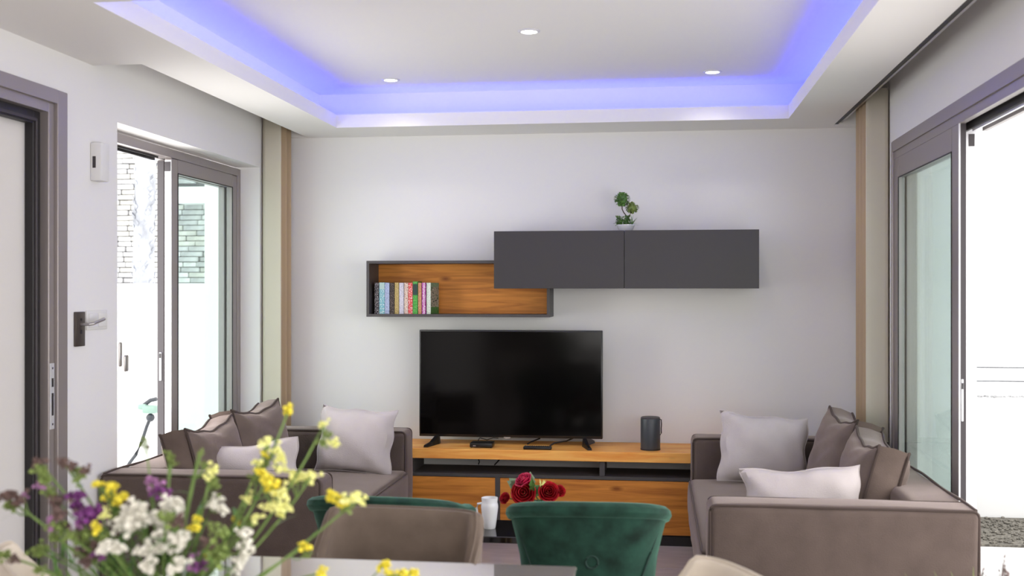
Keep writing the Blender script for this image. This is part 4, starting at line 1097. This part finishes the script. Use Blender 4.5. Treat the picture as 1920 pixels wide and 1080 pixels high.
# ------------------------------------------------------------------ planter at the lower right
t = thing('floor_plant', 'potted yellow-green grass with dry seed heads at the lower right corner', 'plant', (0.86, 3.0, 0))
link('planter', lathe(nb(), [(0, 0), (0.11, 0), (0.13, 0.02), (0.15, 0.5), (0.155, 0.52), (0.14, 0.52), (0.13, 0.47), (0, 0.46)], 32), M['charf'], t, world=False)
b = nb()
for k in range(60):
    a = random.uniform(0, 6.28); rr = random.uniform(0, 0.09)
    blade(b, (-0.03 + rr * math.cos(a), rr * math.sin(a), 0.46), Vector((math.cos(a) * 0.35, math.sin(a) * 0.35, 1)), random.uniform(0.20, 0.285), 0.012, random.uniform(0.5, 1.3))
link('blades', b, M['leafl'], t, world=False)
b = nb(); b2 = nb()
for k in range(16):
    a = random.uniform(0, 6.28); rr = random.uniform(0, 0.07); tx, ty = 0.03 + rr * math.cos(a), rr * math.sin(a); hz = random.uniform(0.69, 0.755)
    tube(b, [(tx * 0.5, ty * 0.5, 0.46), (tx, ty, hz)], 0.0012, 5)
    for q in range(4):
        leafquad(b2, Vector((tx, ty, hz - q * 0.012)), Vector((random.uniform(-.6, .6), random.uniform(-.6, .6), 1)), 0.016, 0.006, 0.2)
link('seed_stalks', b, M['bark'], t, world=False); link('seed_heads', b2, M['dus'], t, world=False)

# ------------------------------------------------------------------ outside, left: garden wall, stone-clad house, palm trunk, hose
struct(link('garden_ground', bx(-16, XL - T - 0.001, -6, 22, -0.16, -0.04), M['render'], smooth=False))
struct(link('garden_wall', bx(-9, -2.9, 8.1, 8.3, -0.1, 1.52), M['render'], smooth=False))
struct(link('stand_in_pier', bx(-3.13, -2.93, 7.3, 7.7, -0.1, 3.2), M['render'], smooth=False))  # made-up pier standing in for a pale strip in the sash glass
SY0 = 11.6
house = thing('neighbour_house', 'pale stone-clad neighbouring house beyond the white garden wall on the left', 'house', (-5.5, SY0, 0))
link('wall_core', bx(-6.12, -3.6, SY0 + 0.03, SY0 + 0.5, 0, 5.2), M['mortar'], house, smooth=False)
link('floor_slab', bx(-5.18, -3.6, SY0 - 0.25, SY0 + 0.03, 2.42, 2.60), M['render'], house, smooth=False)
link('window_glass', bx(-5.0, -3.7, SY0 - 0.02, SY0 + 0.03, 2.7, 3.9), M['window_dark'], house, smooth=False)
link('window_mullion', bx(-4.5, -4.44, SY0 - 0.04, SY0 - 0.02, 2.7, 3.9), M['alu'], house, smooth=False)
bmeshes = []
for k in range(6):
    Lk = (0.16, 0.22, 0.30, 0.19, 0.26, 0.35)[k]
    b = bx(0, Lk - 0.008, 0, 0.05, 0, 0.052, bevel=0.006, seg=1)
    o_me = bpy.data.meshes.new('stone'); b.to_mesh(o_me); b.free(); o_me.materials.append(M[('stone_a', 'stone_b', 'stone_c')[k % 3]]); bmeshes.append((Lk, o_me))
rs = random.Random(3); cnt = 0
z = 1.50
while z < 3.12:
    x = -6.1 + rs.uniform(-0.1, 0)
    xend = -4.25
    while x < xend:
        Lk, me = bmeshes[rs.randrange(6)]
        blocked = (2.38 < z < 2.62 and x + Lk > -5.18) or (z >= 2.6 and x + Lk > -5.05)
        if not blocked and cnt < 290:
            o = bpy.data.objects.new('stone', me); C.objects.link(o); o.parent = house
            o.location = Vector((x, SY0 - 0.03 + rs.uniform(-0.022, 0.012), z)) - house.location; cnt += 1
        x += Lk
    z += 0.058
b = nb(); pts = [(-4.02 + 0.012 * math.sin(k), 8.6, k * 0.2) for k in range(-1, 24)]
pts = [(-4.22 + 0.02 * (k * 0.2 - 1.5), 8.6, k * 0.2) for k in range(-1, 24)]
t = thing('palm_tree', 'pale grey tree trunk standing outside the open left window', 'tree', (-4.22, 8.6, 0))
tr = link('trunk', tube(b, pts, 0.085, 14), M['barkg'], t)
b = nb()
rt = random.Random(9)
for k in range(420):
    z = rt.uniform(0, 4.4); a = rt.uniform(0, 6.28); x = -4.22 + 0.02 * (z - 1.5)
    d = Vector((math.cos(a), math.sin(a), 0)); leafquad(b, Vector((x, 8.6, z)) + d * 0.082, d * 0.35 + Vector((0, 0, 1)), 0.07, 0.05, -0.2, up=d)
o = link('bark_scales', b, M['barkg'], tr, world=False); o['kind'] = 'stuff'
# hose with spray head
HY_ = 7.2
hp = [sightpoint(px, py, Y=HY_) for (px, py) in ((243, 868), (255, 852), (266, 828), (275, 800), (282, 783))]
t = thing('hose_sprayer', 'grey flexible hose with a pale green spray head outside the left window', 'hose', hp[0])
b = nb(); tube(b, [hp[0] + Vector((-0.25, 0.1, -(hp[0].z) - 0.03)), hp[0] + Vector((-0.12, 0.05, -0.18))] + hp, 0.012, 8)
link('hose', b, M['spk'], t)
p = hp[-1]
b = nb(); bmesh.ops.create_icosphere(b, subdivisions=2, radius=0.03, matrix=Matrix.Translation(p)); link('coupling', b, M['spk'], t)
mg = mat('pale_green_plastic', (0.28, 0.42, 0.36, 1), 0.4)
b = nb(); box(b, p.x - 0.05, p.x + 0.05, p.y - 0.03, p.y + 0.03, p.z + 0.03, p.z + 0.085, bevel=0.012)
box(b, p.x - 0.085, p.x - 0.02, p.y - 0.025, p.y + 0.025, p.z + 0.055, p.z + 0.095, bevel=0.012); link('spray_head', b, mg, t)
b = nb(); tube(b, [p + Vector((-0.05, 0, 0.085)), p + Vector((0.0, 0, 0.12)), p + Vector((0.045, 0, 0.13))], 0.014, 8); link('trigger', b, M['spk'], t)

# open casement handles seen in the gap
for (px, py0, py1, mt_, lab) in ((224, 641, 688, 'steel', 'slim grey pull handle at the near edge of the open left window'), (235, 665, 697, 'steel', 'short rounded grey handle beside the slim pull handle of the left window')):
    a = sightpoint(px, py0, X=-2.60); c_ = sightpoint(px, py1, X=-2.60)
    wv = 0.014 if px < 230 else 0.02
    t = thing('window_handle', lab, 'handle', a)
    link('grip', bx(a.x - 0.01, a.x + 0.01, a.y - wv, a.y + wv, c_.z, a.z, bevel=0.008, seg=3), M[mt_], t)
    link('fixing', bx(a.x - 0.03, a.x - 0.01, a.y - 0.008, a.y + 0.008, (a.z + c_.z) / 2 - 0.01, (a.z + c_.z) / 2 + 0.01), M[mt_], t)

# ------------------------------------------------------------------ outside, right: terrace, gravel, parapet with wires
struct(link('terrace_floor', bx(XR + 0.2, 12, -6, 6.62, -0.14, -0.02), M['render'], smooth=False))
struct(link('terrace_base', bx(XR + 0.2, 12, 6.62, 30, -0.2, -0.04), M['render'], smooth=False))
b = bx(XR + 0.25, 9, 6.64, 7.44, -0.05, -0.01)
g = link('gravel', b, M['gravel'], smooth=False); g['kind'] = 'stuff'
gb = nb(); rq = random.Random(4)
for k in range(1500):
    x = rq.uniform(1.9, 4.2); y = rq.uniform(6.66, 7.42)
    s_ = rq.uniform(0.008, 0.018)
    bmesh.ops.create_icosphere(gb, subdivisions=1, radius=s_, matrix=Matrix.Translation((x, y, -0.005)) @ Matrix.Diagonal((1, rq.uniform(.7, 1.2), 0.6, 1)))
o = link('gravel_pebbles', gb, M['gravel']); o['kind'] = 'stuff'
struct(link('parapet_wall', bx(XR + 0.2, 12, 7.46, 7.62, -0.1, 0.765), M['render'], smooth=False))
gb = nb()
for k in range(400):
    x = rq.uniform(1.8, 4.4); bmesh.ops.create_icosphere(gb, subdivisions=1, radius=rq.uniform(.006, .011), matrix=Matrix.Translation((x, 7.46 + rq.uniform(0, .06), 0.77)))
o = link('parapet_pebbles', gb, M['stone_b']); o['kind'] = 'stuff'
t = thing('terrace_railing', 'thin horizontal wire railing above the pebble-topped white parapet outside', 'railing', (3.0, 7.55, 0.765))
for zz in (0.865, 0.955):
    b = nb(); tube(b, [(1.5, 7.55, zz), (8, 7.55, zz)], 0.004, 6); link('wire', b, M['spk'], t)
for x in (1.52, 4.6, 6.6): link('post', bx(x - 0.01, x + 0.01, 7.54, 7.56, 0.765, 0.98), M['plasw'], t)
struct(link('glass_backdrop_pier', bx(XR + 0.2, 1.85, 6.95, 7.3, -0.1, 2.75), M['shade_render'], smooth=False))  # pier added behind the door glass to give it a grey tone
struct(link('terrace_shade_roof', bx(XR + 0.2, 3.0, 0.0, 7.6, 2.75, 2.85), M['render'], smooth=False))  # roof slab added to shade the terrace
